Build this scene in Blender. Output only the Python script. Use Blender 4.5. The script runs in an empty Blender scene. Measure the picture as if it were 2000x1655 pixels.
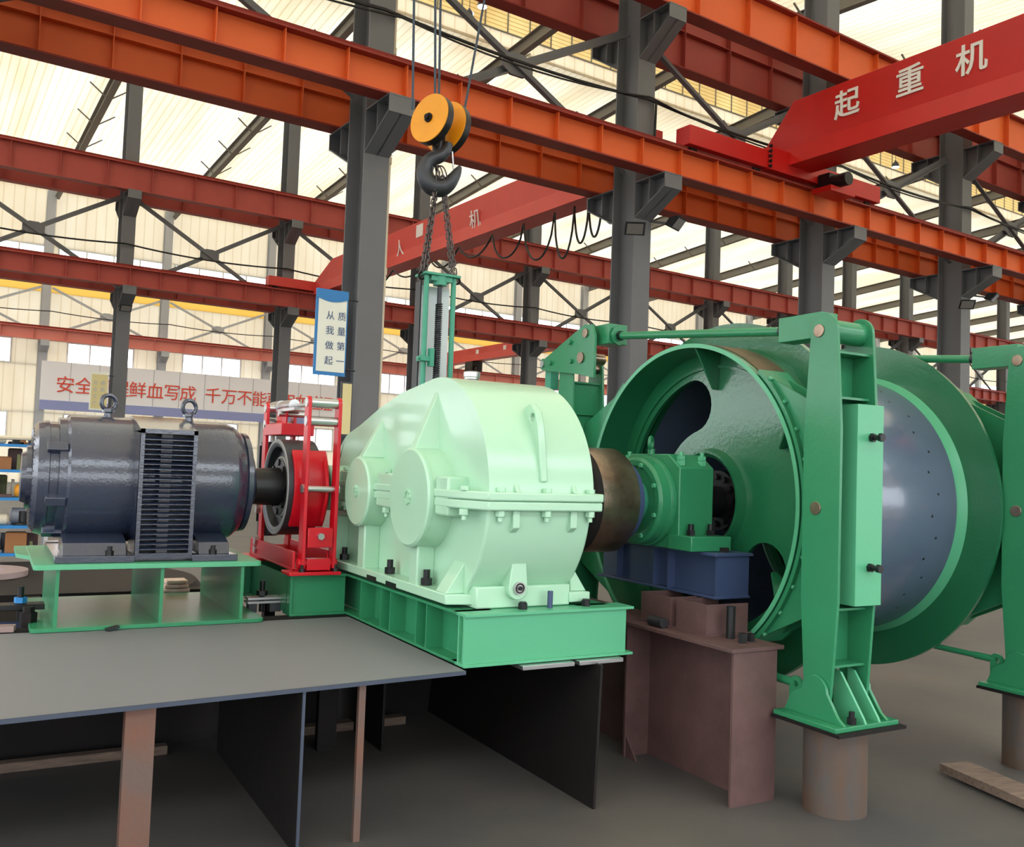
import bpy, math, random
from math import sin, cos, pi, radians, sqrt, atan2
from mathutils import Vector, Matrix, geometry
random.seed(7)
S = bpy.context.scene
COL = S.collection
# ------------------------------------------------------------------ camera, world, exposure
YAW, PITCH, ROLL = 1.05489156, 0.04892675, 0.03627495     # world X runs along the winch shafts
cd = bpy.data.cameras.new('camera'); cam = bpy.data.objects.new('camera', cd); COL.objects.link(cam)
S.camera = cam
cd.sensor_fit = 'HORIZONTAL'; cd.sensor_width = 36.0; cd.lens = 1794.06/2000*36.0
cd.clip_start = 0.05; cd.clip_end = 400
_fx = Vector((sin(YAW), -cos(YAW), 0)); _ff = Vector((cos(YAW), sin(YAW), 0)); _up = Vector((0, 0, 1))
_f2 = _ff*cos(PITCH)+_up*sin(PITCH); _u2 = _up*cos(PITCH)-_ff*sin(PITCH)
_r3 = _fx*cos(ROLL)+_u2*sin(ROLL); _u3 = _u2*cos(ROLL)-_fx*sin(ROLL)
_m = Matrix((_r3, _u3, -_f2)).transposed().to_4x4(); _m.translation = Vector((0, 0, 1.65))
cam.matrix_world = _m
S.view_settings.view_transform = 'Standard'; S.view_settings.look = 'None'
S.view_settings.exposure = 0.68; S.view_settings.gamma = 1.0; S.view_settings.use_curve_mapping = False
W = bpy.data.worlds.new('sky'); S.world = W; W.use_nodes = True
_n = W.node_tree.nodes; _l = W.node_tree.links; bg = _n['Background']; bg.inputs[1].default_value = 1.0
# overcast sky: bright zenith, softer horizon, light concrete yard below
_tc = _n.new('ShaderNodeTexCoord'); _sp = _n.new('ShaderNodeSeparateXYZ'); _l.new(_tc.outputs['Generated'], _sp.inputs[0])
_mr = _n.new('ShaderNodeMapRange'); _mr.inputs['From Min'].default_value = -1; _mr.inputs['From Max'].default_value = 1; _l.new(_sp.outputs['Z'], _mr.inputs['Value'])
_cr = _n.new('ShaderNodeValToRGB'); _e = _cr.color_ramp.elements; _e[0].position = .0; _e[0].color = (.09, .09, .09, 1); _e[1].position = 1.0; _e[1].color = (.86, .93, 1.0, 1)
for _p, _c in ((.49, (.10, .10, .10, 1)), (.51, (.52, .55, .58, 1)), (.65, (.61, .655, .70, 1))):
    _q = _e.new(_p); _q.color = _c
_l.new(_mr.outputs[0], _cr.inputs[0]); _l.new(_cr.outputs[0], bg.inputs[0]); bg.inputs[1].default_value = 4.6
HALL = radians(4.357)                                       # the hall grid is turned against the winch
HR = Matrix.Rotation(HALL, 4, 'Z')
def area(name, loc, target, sx, sy, power, color=(1, 1, 1)):
    l = bpy.data.lights.new(name, 'AREA'); l.shape = 'RECTANGLE'; l.size = sx; l.size_y = sy; l.energy = power; l.color = color
    o = bpy.data.objects.new(name, l); COL.objects.link(o); o.location = loc
    o.rotation_euler = (Vector(target)-Vector(loc)).to_track_quat('-Z', 'Y').to_euler(); return o

# ------------------------------------------------------------------ materials
MATS = {}
def lin(c):
    return tuple(((x/255)/12.92 if x/255 <= .04045 else (((x/255)+.055)/1.055)**2.4) for x in c)
def mat(name, rgb, rough=.5, metal=0., bump=0., bscale=60., var=0., vscale=4., rgb2=None, coat=0., spec=.5, stretch=None):
    if name in MATS: return MATS[name]
    m = bpy.data.materials.new(name); m.use_nodes = True; nt = m.node_tree; N = nt.nodes; Lk = nt.links
    b = N['Principled BSDF']; c = lin(rgb)
    b.inputs['Base Color'].default_value = (*c, 1); b.inputs['Roughness'].default_value = rough
    b.inputs['Metallic'].default_value = metal; b.inputs['Specular IOR Level'].default_value = spec
    if coat: b.inputs['Coat Weight'].default_value = coat; b.inputs['Coat Roughness'].default_value = .12
    tc = N.new('ShaderNodeTexCoord'); src = tc.outputs['Object']
    if stretch:
        mp = N.new('ShaderNodeMapping'); mp.inputs['Scale'].default_value = stretch; Lk.new(src, mp.inputs[0]); src = mp.outputs[0]
    if var:
        n = N.new('ShaderNodeTexNoise'); n.inputs['Scale'].default_value = vscale; n.inputs['Detail'].default_value = 6; n.inputs['Roughness'].default_value = .65
        Lk.new(src, n.inputs['Vector'])
        r = N.new('ShaderNodeValToRGB'); r.color_ramp.elements[0].position = .5-.22; r.color_ramp.elements[1].position = .5+.22
        c2 = lin(rgb2) if rgb2 else tuple(x*(1-var) for x in c)
        mx = tuple(a*(1-var)+b_*var for a, b_ in zip(c, c2)) if rgb2 else c2
        r.color_ramp.elements[0].color = (*c, 1); r.color_ramp.elements[1].color = (*mx, 1)
        Lk.new(n.outputs['Fac'], r.inputs[0]); Lk.new(r.outputs[0], b.inputs['Base Color'])
    if bump:
        n2 = N.new('ShaderNodeTexNoise'); n2.inputs['Scale'].default_value = bscale; n2.inputs['Detail'].default_value = 2
        Lk.new(src, n2.inputs['Vector'])
        bp = N.new('ShaderNodeBump'); bp.inputs['Strength'].default_value = bump; bp.inputs['Distance'].default_value = .01
        Lk.new(n2.outputs['Fac'], bp.inputs['Height']); Lk.new(bp.outputs[0], b.inputs['Normal'])
        if coat: Lk.new(bp.outputs[0], b.inputs['Coat Normal'])
    MATS[name] = m; return m
GREEN = mat('green_enamel', (50, 134, 92), .28, bump=.10, bscale=45, var=.12, vscale=2.5)
GREENB = mat('light_green_enamel', (84, 168, 126), .35, bump=.05, bscale=45)
GREEND = mat('drum_green_enamel', (36, 112, 74), .3, coat=.6, bump=.10, bscale=40, var=.15, vscale=2)
MINT = mat('mint_enamel', (172, 214, 184), .30, coat=.4, bump=.04, bscale=18, var=.05, vscale=1.5)
TEAL = mat('teal_paint', (60, 150, 122), .4, bump=.08)
NAVY = mat('slate_blue_enamel', (44, 52, 72), .25, coat=1., bump=.10, bscale=70, var=.08, vscale=3)
DRUM = mat('drum_blue_grey', (84, 96, 118), .3, coat=1., bump=.05, bscale=30, var=.12, vscale=2)
BLUE = mat('steel_blue_paint', (60, 74, 108), .4, bump=.06)
RED = mat('brake_red', (196, 16, 34), .3, bump=.04)
CRANE = mat('crane_red', (196, 20, 14), .42, var=.12, vscale=1.2)
CRANE2 = mat('crane_red_pale', (206, 62, 54), .5, var=.15, vscale=1.2)  # paler crane red for the two farther cranes
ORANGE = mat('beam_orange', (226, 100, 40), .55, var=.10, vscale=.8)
RAILR = mat('rail_red_flange_shade', (150, 44, 30), .6, var=.3, vscale=1.5)  # dark rail red; on the orange beams' bottom flanges it stands for shade
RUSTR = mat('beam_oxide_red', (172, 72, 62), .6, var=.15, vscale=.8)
PINKR = mat('beam_hazed_red', (222, 136, 124), .65)  # lightened to put window haze into the far beam's colour
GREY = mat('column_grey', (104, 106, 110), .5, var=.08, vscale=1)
GREYB = mat('wall_post_grey', (186, 188, 194), .6)  # paled so the far wall posts carry haze in their colour
RAFT = mat('rafter_grey', (122, 118, 112), .6)
STEEL = mat('bright_steel', (190, 190, 192), .28, metal=.9)
RUSTY = mat('worn_steel', (176, 158, 140), .28, metal=.9, bump=.15, bscale=25, var=.8, vscale=5, rgb2=(92, 62, 44))
BLACK = mat('black_oxide', (34, 34, 36), .38, metal=.4)
IRON = mat('dark_cast_iron', (62, 64, 68), .4, metal=.5, bump=.1)
DARKST = mat('dark_mill_steel', (26, 24, 24), .65, metal=.2, bump=.1, bscale=20, var=.5, vscale=4, rgb2=(40, 32, 30), spec=.25)
BROWN = mat('brown_primer', (104, 76, 74), .6, bump=.2, bscale=30, var=.7, vscale=5, rgb2=(70, 52, 50))
RUSTLEG = mat('rusted_channel', (92, 84, 80), .6, bump=.2, bscale=30, var=.9, vscale=3, rgb2=(118, 72, 50))
PIPE = mat('rusty_pipe', (76, 76, 76), .6, bump=.25, bscale=18, var=.9, vscale=7, rgb2=(100, 70, 46), stretch=(1, 1, .35))
TABLE = mat('grey_plate', (116, 117, 120), .55, var=.06, vscale=2)
EDGE = mat('cut_steel_edge', (78, 86, 102), .4, metal=.5)
WOOD = mat('old_timber', (132, 112, 98), .8, bump=.4, bscale=12, var=.8, vscale=6, rgb2=(78, 64, 56), stretch=(1, 8, 8))
YELLOW = mat('sheave_yellow', (240, 160, 18), .4, bump=.05, var=.25, vscale=6, rgb2=(200, 120, 10))
ROPE = mat('wire_rope', (60, 72, 84), .5, metal=.4)
CHAIN = mat('chain_steel', (92, 84, 82), .4, metal=.7)
CABLE = mat('black_cable', (22, 22, 22), .6)
WHITE = mat('white_paint', (232, 232, 228), .5)
DIMW = mat('worn_white_paint', (226, 214, 210), .6)
PVC = mat('cream_conduit', (220, 208, 184), .5)
SHELFB = mat('shelf_blue', (40, 130, 200), .5)
RINGP = mat('machined_ring', (176, 156, 156), .4, metal=.3)
SIGNC = mat('sign_cream', (232, 236, 226), .5)
SIGNB = mat('sign_blue', (22, 120, 190), .4)
SIGNY = mat('sign_yellow', (218, 206, 150), .5)
INK = mat('sign_ink_blue', (56, 84, 130), .5)
INKR = mat('banner_ink_red', (226, 74, 52), .5)
BANN = mat('banner_white', (246, 244, 250), .6)
BANP = mat('banner_violet', (150, 158, 208), .6)
ORNG = mat('bright_orange_part', (224, 150, 40), .5)
CLOTH = mat('pale_cloth', (226, 216, 202), .9, bump=.5, bscale=30, var=.5, vscale=12, rgb2=(206, 120, 80))
def emis(name, rgb, s):
    m = bpy.data.materials.new(name); m.use_nodes = True; b = m.node_tree.nodes['Principled BSDF']
    b.inputs['Base Color'].default_value = (.8, .8, .8, 1); b.inputs['Emission Color'].default_value = (*lin(rgb), 1); b.inputs['Emission Strength'].default_value = s
    MATS[name] = m; return m
LAMP = emis('lamp_lens', (255, 250, 240), 30)
def translucent(name, rgb, refl, tr, scale=1.0, dirt=.2):
    m = bpy.data.materials.new(name); m.use_nodes = True; nt = m.node_tree; N = nt.nodes; L = nt.links
    N.remove(N['Principled BSDF']); out = N['Material Output']
    d = N.new('ShaderNodeBsdfDiffuse'); t = N.new('ShaderNodeBsdfTranslucent'); a = N.new('ShaderNodeAddShader')
    tc = N.new('ShaderNodeTexCoord'); n = N.new('ShaderNodeTexNoise'); n.inputs['Scale'].default_value = .25; n.inputs['Detail'].default_value = 5
    mp = N.new('ShaderNodeMapping'); mp.inputs['Scale'].default_value = (3, .4, 1)
    L.new(tc.outputs['Object'], mp.inputs[0]); L.new(mp.outputs[0], n.inputs['Vector'])
    c = lin(rgb)
    for sh, k in ((d, refl), (t, tr)):
        r = N.new('ShaderNodeValToRGB'); r.color_ramp.elements[0].position = .3; r.color_ramp.elements[1].position = .75
        r.color_ramp.elements[0].color = (*[x*k for x in c], 1); r.color_ramp.elements[1].color = (c[0]*k*(1-dirt*.6), c[1]*k*(1-dirt), c[2]*k*(1-dirt*1.5), 1)
        L.new(n.outputs['Fac'], r.inputs[0]); L.new(r.outputs[0], sh.inputs[0])
    L.new(d.outputs[0], a.inputs[0]); L.new(t.outputs[0], a.inputs[1]); L.new(a.outputs[0], out.inputs[0])
    MATS[name] = m; return m
ROOF = translucent('roof_sheet_cream', (250, 247, 236), .40, .50)
WALLM = translucent('wall_sheet_cream', (249, 243, 230), .45, .48, dirt=.1)
MONI = translucent('louvre_sheet', (250, 238, 200), .38, .52, dirt=.2)
YELP = translucent('yellow_skylight_sheet', (253, 224, 150), .3, .55, dirt=.05)
def floor_mat():
    m = bpy.data.materials.new('workshop_floor'); m.use_nodes = True; nt = m.node_tree; N = nt.nodes; L = nt.links; b = N['Principled BSDF']
    tc = N.new('ShaderNodeTexCoord'); n = N.new('ShaderNodeTexNoise'); n.inputs['Scale'].default_value = .9; n.inputs['Detail'].default_value = 7
    r = N.new('ShaderNodeValToRGB'); r.color_ramp.elements[0].position = .35; r.color_ramp.elements[1].position = .7
    r.color_ramp.elements[0].color = (*lin((74, 73, 73)), 1); r.color_ramp.elements[1].color = (*lin((94, 89, 83)), 1)
    L.new(tc.outputs['Object'], n.inputs['Vector']); L.new(n.outputs['Fac'], r.inputs[0]); L.new(r.outputs[0], b.inputs['Base Color'])
    n2 = N.new('ShaderNodeTexNoise'); n2.inputs['Scale'].default_value = 14; bp = N.new('ShaderNodeBump'); bp.inputs['Strength'].default_value = .15; bp.inputs['Distance'].default_value = .01
    L.new(tc.outputs['Object'], n2.inputs['Vector']); L.new(n2.outputs['Fac'], bp.inputs['Height']); L.new(bp.outputs[0], b.inputs['Normal'])
    b.inputs['Roughness'].default_value = .55; return m
FLOORM = floor_mat()
def glass_mat():
    m = bpy.data.materials.new('window_glass'); m.use_nodes = True; nt = m.node_tree; N = nt.nodes; L = nt.links
    N.remove(N['Principled BSDF']); out = N['Material Output']
    t = N.new('ShaderNodeBsdfTransparent'); g = N.new('ShaderNodeBsdfGlossy'); g.inputs['Roughness'].default_value = .05; mx = N.new('ShaderNodeMixShader'); mx.inputs[0].default_value = .06
    t.inputs[0].default_value = (.97, .98, 1, 1)
    L.new(t.outputs[0], mx.inputs[1]); L.new(g.outputs[0], mx.inputs[2]); L.new(mx.outputs[0], out.inputs[0]); return m
GLASS = glass_mat()

# ------------------------------------------------------------------ geometry helpers
ORG = {}
class MB:
    def __init__(s): s.v = []; s.f = []
    def add(s, v, f):
        k = len(s.v); s.v += [Vector(p) for p in v]; s.f += [tuple(i+k for i in q) for q in f]; return s
    def box(s, x0, x1, y0, y1, z0, z1):
        return s.add([(x0, y0, z0), (x1, y0, z0), (x1, y1, z0), (x0, y1, z0), (x0, y0, z1), (x1, y0, z1), (x1, y1, z1), (x0, y1, z1)],
                     [(3, 2, 1, 0), (4, 5, 6, 7), (0, 1, 5, 4), (1, 2, 6, 5), (2, 3, 7, 6), (3, 0, 4, 7)])
    def prism(s, poly, ax, a, b):
        P = {'x': lambda p, t: (t, p[0], p[1]), 'y': lambda p, t: (p[0], t, p[1]), 'z': lambda p, t: (p[0], p[1], t)}[ax]
        n = len(poly); v = [P(p, a) for p in poly]+[P(p, b) for p in poly]
        return s.add(v, [tuple(range(n))[::-1], tuple(range(n, 2*n))]+[(i, (i+1) % n, n+(i+1) % n, n+i) for i in range(n)])
    def holed(s, outer, holes, ax, a, b):
        P = {'x': lambda p, t: (t, p[0], p[1]), 'y': lambda p, t: (p[0], t, p[1]), 'z': lambda p, t: (p[0], p[1], t)}[ax]
        pts = []; ed = []
        for lp in [outer]+holes:
            k = len(pts); pts += [Vector(p) for p in lp]; ed += [(k+i, k+(i+1) % len(lp)) for i in range(len(lp))]
        r = geometry.delaunay_2d_cdt(pts, ed, [], 0, 1e-6)
        def inside(x, y, lp):
            c = False
            for i in range(len(lp)):
                (x0, y0), (x1, y1) = lp[i-1], lp[i]
                if (y0 > y) != (y1 > y) and x < (x1-x0)*(y-y0)/(y1-y0)+x0: c = not c
            return c
        tri = []
        for q in r[2]:
            cx = sum(r[0][i][0] for i in q)/len(q); cy = sum(r[0][i][1] for i in q)/len(q)
            if inside(cx, cy, outer) and not any(inside(cx, cy, h) for h in holes): tri.append(tuple(q))
        for t in (a, b): s.add([P(p, t) for p in r[0]], [q if t == b else q[::-1] for q in tri])
        for lp in [outer]+holes:
            n = len(lp); s.add([P(p, a) for p in lp]+[P(p, b) for p in lp], [(i, (i+1) % n, n+(i+1) % n, n+i) for i in range(n)])
        return s
    def extr(s, p0, p1, prof, up=(0, 0, 1)):
        p0 = Vector(p0); p1 = Vector(p1); d = (p1-p0).normalized(); sd = d.cross(Vector(up)).normalized(); u = sd.cross(d)
        n = len(prof); v = [p+sd*a+u*b for p in (p0, p1) for a, b in prof]
        return s.add(v, [tuple(range(n))[::-1], tuple(range(n, 2*n))]+[(i, (i+1) % n, n+(i+1) % n, n+i) for i in range(n)])
    def bar(s, p0, p1, w, h, up=(0, 0, 1)): return s.extr(p0, p1, [(-w/2, -h/2), (w/2, -h/2), (w/2, h/2), (-w/2, h/2)], up)
    def ib(s, p0, p1, w, h, tf=.015, tw=.012, up=(0, 0, 1)):
        a, b = w/2, h/2
        return s.extr(p0, p1, [(-a, -b), (a, -b), (a, -b+tf), (tw/2, -b+tf), (tw/2, b-tf), (a, b-tf), (a, b), (-a, b), (-a, b-tf), (-tw/2, b-tf), (-tw/2, -b+tf), (-a, -b+tf)], up)
    def cyl(s, p0, p1, r, r1=None, n=24, cap=True):
        r1 = r if r1 is None else r1; p0 = Vector(p0); p1 = Vector(p1); d = (p1-p0).normalized()
        a = d.orthogonal().normalized(); b = d.cross(a)
        v = [p+a*(q*cos(2*pi*i/n))+b*(q*sin(2*pi*i/n)) for p, q in ((p0, r), (p1, r1)) for i in range(n)]
        f = [(i, (i+1) % n, n+(i+1) % n, n+i) for i in range(n)]
        if cap: f += [tuple(range(n))[::-1], tuple(range(n, 2*n))]
        return s.add(v, f)
    def lathe(s, c, prof, ax='x', n=64, closed=False, a0=0, a1=2*pi, cap=True):
        full = abs(a1-a0-2*pi) < 1e-6; m = n if full else n+1; v = []
        for i in range(m):
            t = a0+(a1-a0)*i/n
            for h, r in prof:
                if ax == 'x': v.append((c[0]+h, c[1]+r*cos(t), c[2]+r*sin(t)))
                elif ax == 'y': v.append((c[0]+r*cos(t), c[1]+h, c[2]+r*sin(t)))
                else: v.append((c[0]+r*cos(t), c[1]+r*sin(t), c[2]+h))
        k = len(prof); f = []
        for i in range(n):
            j = (i+1) % m
            for q in range(k if closed else k-1):
                w = (q+1) % k; f.append((i*k+q, j*k+q, j*k+w, i*k+w))
        if not full and closed: f += [tuple(range(k)), tuple((m-1)*k+q for q in range(k))[::-1]]
        if full and not closed and cap:
            if prof[0][1] > 1e-6: f.append(tuple(i*k for i in range(m))[::-1])
            if prof[-1][1] > 1e-6: f.append(tuple(i*k+k-1 for i in range(m)))
        return s.add(v, f)
    def tube(s, path, r, n=8, closed=False):
        P = [Vector(p) for p in path]; m = len(P); v = []; prev = None
        for i in range(m):
            if closed: d = P[(i+1) % m]-P[i-1]
            else: d = P[min(i+1, m-1)]-P[max(i-1, 0)]
            d.normalize()
            a = d.orthogonal().normalized() if prev is None else (prev-d*prev.dot(d)).normalized()
            prev = a; b = d.cross(a); q = r[i] if isinstance(r, (list, tuple)) else r
            v += [P[i]+a*(q*cos(2*pi*k/n))+b*(q*sin(2*pi*k/n)) for k in range(n)]
        f = [(i*n+k, i*n+(k+1) % n, ((i+1) % m)*n+(k+1) % n, ((i+1) % m)*n+k) for i in range(m if closed else m-1) for k in range(n)]
        if not closed: f += [tuple(range(n))[::-1], tuple((m-1)*n+k for k in range(n))]
        return s.add(v, f)
    def torus(s, c, ax, R, r, n=28, m=10, sq=1.):
        c = Vector(c); ax = Vector(ax).normalized(); a = ax.orthogonal().normalized(); b = ax.cross(a)
        return s.tube([c+a*(R*cos(2*pi*i/n))+b*(R*sq*sin(2*pi*i/n)) for i in range(n)], r, m, True)
    def hexn(s, p, d, r, h):
        p = Vector(p); return s.cyl(p, p+Vector(d)*h, r, n=6)
    def build(s, name, m, parent=None, frame='M', bevel=0., smooth=35, org=None):
        if parent is not None: o0 = ORG[parent.name][0]; frame = ORG[parent.name][1]
        elif org is not None: o0 = Vector(org)
        else:
            xs = [p.x for p in s.v]; ys = [p.y for p in s.v]; zs = [p.z for p in s.v]
            o0 = Vector(((min(xs)+max(xs))/2, (min(ys)+max(ys))/2, min(zs)))
        me = bpy.data.meshes.new(name); me.from_pydata([p-o0 for p in s.v], [], s.f)
        me.materials.append(m); me.validate()
        import bmesh
        bm = bmesh.new(); bm.from_mesh(me); bmesh.ops.remove_doubles(bm, verts=bm.verts, dist=1e-6); bmesh.ops.recalc_face_normals(bm, faces=bm.faces); bm.to_mesh(me); bm.free()
        me.polygons.foreach_set('use_smooth', [True]*len(me.polygons)); me.set_sharp_from_angle(angle=radians(smooth))
        o = bpy.data.objects.new(name, me); COL.objects.link(o)
        if parent is not None: o.parent = parent
        else:
            if frame == 'H': o.location = HR @ o0; o.rotation_euler.z = HALL
            else: o.location = o0
        ORG[o.name] = (o0, frame)
        if bevel:
            b = o.modifiers.new('bevel', 'BEVEL'); b.width = bevel; b.segments = 2; b.limit_method = 'ANGLE'; b.angle_limit = radians(40)
            b.harden_normals = False
        return o
def tag(o, label=None, cat=None, group=None, kind=None):
    for k, x in (('label', label), ('category', cat), ('group', group), ('kind', kind)):
        if x: o[k] = x
    return o
def thing(name, label, cat, loc, frame='M', group=None):
    o = bpy.data.objects.new(name, None); COL.objects.link(o); o.empty_display_size = .1
    l = Vector(loc)
    if frame == 'H': o.location = HR @ l; o.rotation_euler.z = HALL
    else: o.location = l
    ORG[o.name] = (l, frame); return tag(o, label, cat, group)
def copy_tree(o, loc, label=None, frame='M', group=None):
    c = o.copy(); COL.objects.link(c)
    l = Vector(loc); c.location = HR @ l if frame == 'H' else l
    if label: c['label'] = label
    if group: c['group'] = group
    def rec(src, dst):
        for ch in list(src.children):
            d = ch.copy(); COL.objects.link(d); d.parent = dst; rec(ch, d)
    rec(o, c); ORG[c.name] = (l, frame); return c
def text_mb(txt, size, org, xd, yd, depth=.004, align='CENTER', bold=0.):
    cu = bpy.data.curves.new('t', 'FONT'); cu.body = txt; cu.size = size; cu.align_x = align; cu.align_y = 'CENTER'; cu.extrude = depth/2; cu.offset = bold; cu.resolution_u = 3
    o = bpy.data.objects.new('t', cu); COL.objects.link(o); bpy.context.view_layer.update()
    me = bpy.data.meshes.new_from_object(o.evaluated_get(bpy.context.evaluated_depsgraph_get()))
    xd = Vector(xd).normalized(); yd = Vector(yd).normalized(); zd = xd.cross(yd); og = Vector(org)
    b = MB(); b.add([og+xd*v.co.x+yd*v.co.y+zd*v.co.z for v in me.vertices], [tuple(p.vertices) for p in me.polygons])
    bpy.data.objects.remove(o); bpy.data.curves.remove(cu); bpy.data.meshes.remove(me); return b
def arc(cy, cz, r, a0, a1, n=16): return [(cy+r*cos(a0+(a1-a0)*i/n), cz+r*sin(a0+(a1-a0)*i/n)) for i in range(n+1)]
def D(a): return a*pi/180
def struct(o): o['kind'] = 'structure'; return o
# ------------------------------------------------------------------ the hall (hall frame: u along the crane rails, v across the bays)
U0, DU = 6.5, 6.0
ORD = ['first', 'second', 'third', 'fourth', 'fifth', 'sixth', 'seventh', 'eighth', 'ninth', 'tenth', 'eleventh', 'twelfth', 'thirteenth', 'fourteenth', 'fifteenth', 'sixteenth', 'seventeenth', 'eighteenth']
def roofz(v): return 15.6+.072*(54.2-v) if v >= 24.9 else 15.6+.072*(v+4.4)
def ribs(m, axis, period, dark, width=.1):
    nt = m.node_tree; N = nt.nodes; L = nt.links; tc = N.new('ShaderNodeTexCoord'); sp = N.new('ShaderNodeSeparateXYZ'); L.new(tc.outputs['Object'], sp.inputs[0])
    mu = N.new('ShaderNodeMath'); mu.operation = 'MULTIPLY'; mu.inputs[1].default_value = 1/period; L.new(sp.outputs[axis], mu.inputs[0])
    fr = N.new('ShaderNodeMath'); fr.operation = 'FRACT'; L.new(mu.outputs[0], fr.inputs[0])
    lt = N.new('ShaderNodeMath'); lt.operation = 'LESS_THAN'; lt.inputs[1].default_value = width; L.new(fr.outputs[0], lt.inputs[0])
    for sh in [n for n in N if n.type in ('BSDF_DIFFUSE', 'BSDF_TRANSLUCENT')]:
        src = sh.inputs[0].links[0].from_socket
        mx = N.new('ShaderNodeMix'); mx.data_type = 'RGBA'; mx.blend_type = 'MULTIPLY'
        L.new(lt.outputs[0], mx.inputs['Factor']); L.new(src, mx.inputs[6]); mx.inputs[7].default_value = (*dark, 1); L.new(mx.outputs[2], sh.inputs[0])
ribs(ROOF, 0, .30, (.80, .77, .68), .12)
ribs(WALLM, 0, .5, (.88, .85, .80), .12)
ribs(MONI, 2, .16, (.76, .68, .54), .25)

struct(MB().box(-60, 140, -40, 110, -.1, 0).build('floor', FLOORM, None, 'H'))
m = MB(); m.prism([(54.2, roofz(54.2)), (28.5, roofz(28.5)), (28.5, roofz(28.5)+.04), (54.2, roofz(54.2)+.04)], 'x', -12, 106)
m.prism([(21.3, roofz(21.3)), (-4.4, roofz(-4.4)), (-4.4, roofz(-4.4)+.04), (21.3, roofz(21.3)+.04)], 'x', -12, 106)
m.prism([(29.1, 19.1), (24.9, 19.4), (20.7, 19.1), (20.7, 19.14), (24.9, 19.44), (29.1, 19.14)], 'x', -12, 106)
struct(m.build('ceiling', ROOF, None, 'H'))
for nm, v in (('wall_monitor_back', 28.52), ('wall_monitor_front', 21.28)):
    w = struct(MB().box(-12, 106, v-.02, v+.02, 17.40, 18.05).build(nm, WALLM, None, 'H'))
    lv = MB().box(-12, 106, v-.015, v+.015, 18.05, 18.9).build('louvre_band', MONI, w)
    fr = MB()
    for k in range(117): fr.box(-12+k*1.01, -11.95+k*1.01, v-.035, v+.035, 18.0, 18.95)
    fr.box(-12, 106, v-.04, v+.04, 18.0, 18.06); fr.box(-12, 106, v-.05, v+.05, 18.9, 19.0); fr.build('louvre_frame', RAFT, w)
# far wall, its windows and posts
V3 = 54.1
m = MB(); wins = []
UL, UR = -12, 106
def band(z0, z1, holes):
    x = UL
    for a, b in holes: m.box(x, a, V3-.04, V3+.04, z0, z1); x = b
    m.box(x, UR, V3-.04, V3+.04, z0, z1)
bays = [U0+DU*k for k in range(-2, 16)]
hl = [(b+.95, b+4.35) for b in bays]
hs = [(b+.25, b+5.8) for b in bays]
band(0, 2.3, []); band(2.3, 3.7, hl); band(3.7, 6.2, []); band(6.2, 7.55, hl); band(7.55, 10.1, []); band(11.75, 11.85, []); band(11.85, 12.6, hs); band(12.6, 15.7, [])
struct(m.build('wall_back', WALLM, None, 'H'))
struct(MB().box(UL, UR, V3-.03, V3+.03, 10.1, 11.75).build('wall_back_skylight', YELP, None, 'H'))
def window(n, a, b, z0, z1, nm):
    t = MB()
    for z in (z0, z1-.07): t.box(a, b, V3-.07, V3+.05, z, z+.07)
    for i in range(nm+1): x = a+(b-a-.07)*i/nm; t.box(x, x+.07, V3-.07, V3+.05, z0+.07, z1-.07)
    w = struct(t.build('window_%d' % n, WHITE, None, 'H')); MB().box(a+.02, b-.02, V3-.01, V3+.01, z0+.02, z1-.02).build('pane', GLASS, w)
n = 1
for k in range(1, 16):
    for z0, z1 in ((2.3, 3.7), (6.2, 7.55)):
        window(n, *hl[k], z0, z1, 3); n += 1
for k in range(1, 17): window(n, *hs[k], 11.85, 12.6, 4); n += 1

# side of the hall behind the camera and its left end: window bands and open gate, added to shape highlights and darken below
def daywall(nm, box, L0, L1, bands_, top):
    m = MB(); z = 0
    for a, b in bands_: m.box(*box(L0, L1), z, a); z = b
    m.box(*box(L0, L1), z, top); x = L0
    while x < L1:
        for a, b in bands_: m.box(*box(x, x+.3), a, b)
        x += 3.0
    struct(m.build(nm, WALLM, None, 'H'))
daywall('wall_front', lambda a, b: (a, b, -4.5, -4.42), -12, 106, [(1.1, 3.6), (6.0, 8.4)], 15.6)
daywall('wall_left', lambda a, b: (-12.05, -11.97, a, b), -4.4, 54, [(.05, 5.2), (7.5, 9.5)], 15.6)
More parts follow.
